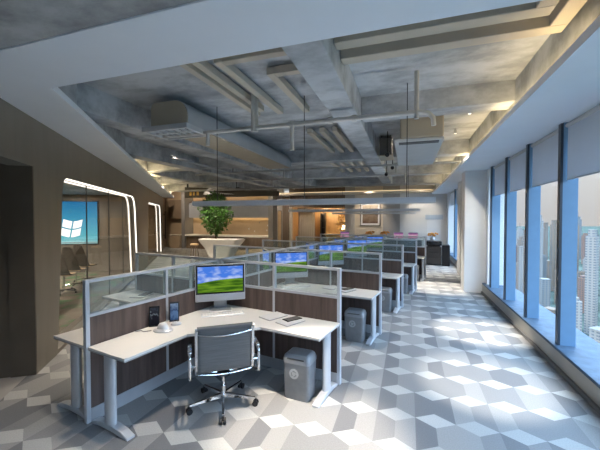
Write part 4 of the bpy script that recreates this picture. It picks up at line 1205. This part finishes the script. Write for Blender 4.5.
# door by the windows
d = MB().box(.95, YB-.035, 0, 1.62, YB, 1.98, .004).build('door_2', 'white_paint'); struct(d, 'white door at the far right end')
struct(MB().box(.86, YB-.07, 1.92, 1.72, YB, 2.16).build('trim_4', 'pale_blue'), 'pale blue lintel over the far door')
t2 = MB().tube([(1.02, YB-.035, 1.0), (1.02, YB-.09, 1.0), (1.12, YB-.09, 1.0)], .012, 8).build('door_handle', 'chrome', d, True)

# far desk with pink screens, flowers, copier
t = thing('sideboard', 'long low grey sideboard before the back wall', 'sideboard', (-1.0, 15.9, 0), 0)
MB().box(-2.2, -.25, .08, 1.6, .25, .98, .008).build('body', 'grey_wall', t)
MB().box(-2.24, -.28, .98, 1.64, .28, 1.02, .006).build('top', 'white_plastic', t)
for k in range(5): MB().box(-2.18+k*.755, -.262, .11, -2.18+k*.755+.74, -.25, .96).build('door', 'panel_grey', t)
MB().box(-2.1, -.2, 0, 1.5, .2, .08).build('plinth', 'black_metal', t)
def laptop(label, x):
    t = thing('small_display', label, 'display', (x, 15.85, 1.021), 0, 'pink displays on the far sideboard')
    MB().box(-.22, -.012, .03, .22, .012, .31, .006).build('shell', 'silver_plastic', t)
    MB().box(-.205, -.0145, .045, .205, -.0122, .295).build('screen', 'pink_screen', t)
    MB().box(-.12, -.10, 0, .12, .10, .012).build('foot', 'silver_plastic', t)
    MB().box(-.03, .013, .01, .03, .03, .22).build('stand', 'silver_plastic', t)
    return t
laptop('pink display left on the far sideboard, below the lit doorway', -2.95)
laptop('pink display in the middle of the far sideboard', -.42)
laptop('pink display right on the far sideboard, nearer the copier', .22)
def flowers(label, x, y, z):
    t = thing('flower_vase', label, 'flowers', (x, y, z), 0, 'orange flowers at the back')
    MB().lathe([(0, 0), (.07, 0), (.10, .08), (.06, .16), (.07, .18), (0, .18)], 16).build('vase', 'white_plastic', t, True)
    m = MB()
    for k in range(14):
        a = k*2.4; r = .04+.012*k
        m.lathe([(0, .22+.05*math.sin(k)), (.045, .25+.05*math.sin(k)), (.05, .28+.05*math.sin(k)), (0, .31+.05*math.sin(k))], 8, r*math.cos(a), r*math.sin(a))
    m.build('blossom', 'orange', t, True)
flowers('orange flowers left of the pair on the far sideboard', -1.75, 15.9, 1.021)
flowers('orange flowers right of the pair on the far sideboard', -1.05, 15.9, 1.021)
t = thing('copier', 'black copier machine at the far end of the aisle', 'copier', (1.05, 14.95, 0), R(-4))
MB().box(-.30, -.30, .05, .30, .30, .78, .02).build('body', 'dark_panel', t)
MB().box(-.31, -.31, .84, .31, .31, 1.02, .03).build('scanner_lid', 'black_gloss', t)
MB().box(-.25, -.25, .78, .25, .3, .84).build('neck', 'dark_panel', t)
for k in range(3): MB().box(-.27, -.312, .12+k*.21, .27, -.30, .30+k*.21, .004).build('drawer', 'dark_panel', t)
MB().box(.32, -.28, .0, .62, .28, .86, .02).build('side_cabinet', 'black_metal', t)
MB().box(-.28, -.33, 1.02, .02, -.2, 1.06).build('control_panel', 'panel_grey', t)
flowers('orange flowers standing on the black copier', 1.0, 15.05, 1.022)

# ================================================================== OUTSIDE
GZ = -150.
g = MB().box(12, -300, GZ-2, 6000, 9000, GZ).build('ground_outside', 'ground_city'); struct(g, 'green city ground far below the windows')
facade('tower_beige', (.15, .112, .080), (.070, .070, .070), 5.0, 3.4)
facade('tower_white', (.20, .19, .172), (.095, .10, .11), 4.4, 3.4)
facade('tower_grey', (.115, .125, .13), (.065, .077, .085), 4.0, 3.2)
facade('tower_rose', (.155, .090, .062), (.07, .065, .065), 5.2, 3.4)
rnd = random.Random(21)
FORM = ['flat-topped slab', 'stepped block', 'slim block with a mast']
def tower(col, form, x, y, w, d, h, rz):
    lab = '%s %s among the hazy city buildings outside the windows' % (col, FORM[form])
    t = thing('tower_block', lab, 'building', (x, y, GZ), R(rz), '%s %ss in the city outside' % (col, FORM[form]))
    mat = 'tower_' + col
    MB().box(-w/2, -d/2, 0, w/2, d/2, h).build('shaft', mat, t)
    if form == 0: MB().box(-w/2-.5, -d/2-.5, h, w/2+.5, d/2+.5, h+1.5).build('parapet', mat, t)
    else: MB().box(-w*.32, -d*.32, h, w*.32, d*.32, h*1.07).build('roof_storey', mat, t)
    if form == 2: MB().tube([(0, 0, h*1.07), (0, 0, h*1.2)], [.7, .2], 6).build('mast', 'tower_grey', t)
PLACED = []
for k in range(150):
    ang = 9.5 + 22.0*((k*.618) % 1.0); dist = 420 + 1300*((k*.377+.13) % 1.0)**1.1
    a = R(ang)
    px, py = math.sin(a)*dist, math.cos(a)*dist
    if any((px-q[0])**2 + (py-q[1])**2 < 27**2 for q in PLACED): continue
    PLACED.append((px, py))
    tall = rnd.random() < .35
    h = (rnd.uniform(95, 150) if tall else rnd.uniform(28, 80)) * (1 if dist > 560 else .5)
    w = rnd.uniform(8, 12) * (1 + dist/3000); d = rnd.uniform(8, 12)
    tower(['beige', 'white', 'grey', 'rose'][rnd.choice((0, 0, 1, 1, 2, 3))], rnd.choice((0, 1, 1, 2)) if tall else rnd.choice((0, 0, 1)), math.sin(a)*dist, math.cos(a)*dist, w, d, h, rnd.uniform(0, 50))

# ================================================================== SKY AND HAZE
w = bpy.data.worlds.new('World'); sc.world = w; w.use_nodes = True
nt = w.node_tree; bg = nt.nodes['Background']
tc = nt.nodes.new('ShaderNodeTexCoord'); sp = nt.nodes.new('ShaderNodeSeparateXYZ'); nt.links.new(tc.outputs['Generated'], sp.inputs[0])
r = nt.nodes.new('ShaderNodeValToRGB')
els = r.color_ramp.elements
els[0].position = 0.0; els[0].color = (.05, .05, .05, 1)
els[1].position = 1.0; els[1].color = (.36, .52, .70, 1)
for p, c in ((.44, (.043, .043, .042)), (.505, (.046, .0445, .043)), (.55, (.053, .053, .052)), (.59, (.10, .12, .15)), (.66, (.29, .43, .62))):
    e = els.new(p); e.color = (*c, 1)
mr = nt.nodes.new('ShaderNodeMapRange'); mr.inputs[1].default_value = -1; mr.inputs[2].default_value = 1
nt.links.new(sp.outputs[2], mr.inputs[0]); nt.links.new(mr.outputs[0], r.inputs['Fac']); nt.links.new(r.outputs[0], bg.inputs['Color'])
bg.inputs['Strength'].default_value = 10.0
sd = bpy.data.lights.new('sun', 'SUN'); sd.energy = 2.0; sd.angle = R(6); sd.color = (1, .93, .84)
so_ = bpy.data.objects.new('sun', sd); C.objects.link(so_); so_.rotation_euler = Vector((.45, .75, -.6)).to_track_quat('-Z', 'Y').to_euler()

# enclosure behind the camera
struct(MB().box(-.9, YN-.25, 0, 2.6, YN-.05, 3.45).build('wall_near', 'grey_wall'))

# ================================================================== CAMERA
cam = bpy.data.cameras.new('camera'); co = bpy.data.objects.new('camera', cam); C.objects.link(co)
cam.sensor_fit = 'HORIZONTAL'; cam.sensor_width = 36; cam.lens = 36*324.76/600; cam.clip_start = .05; cam.clip_end = 6000
co.location = (0, 0, 1.9897)
yaw = -.4949 + R(9.95)
co.rotation_euler = (PI/2 - .0213, 0, -yaw)
sc.camera = co
sc.view_settings.view_transform = 'Standard'; sc.view_settings.look = 'None'
sc.view_settings.exposure = 0.50; sc.view_settings.gamma = 1
sc.cycles.use_denoising = True
sc.cycles.max_bounces = 8; sc.cycles.transparent_max_bounces = 16
sc.cycles.sample_clamp_indirect = 6
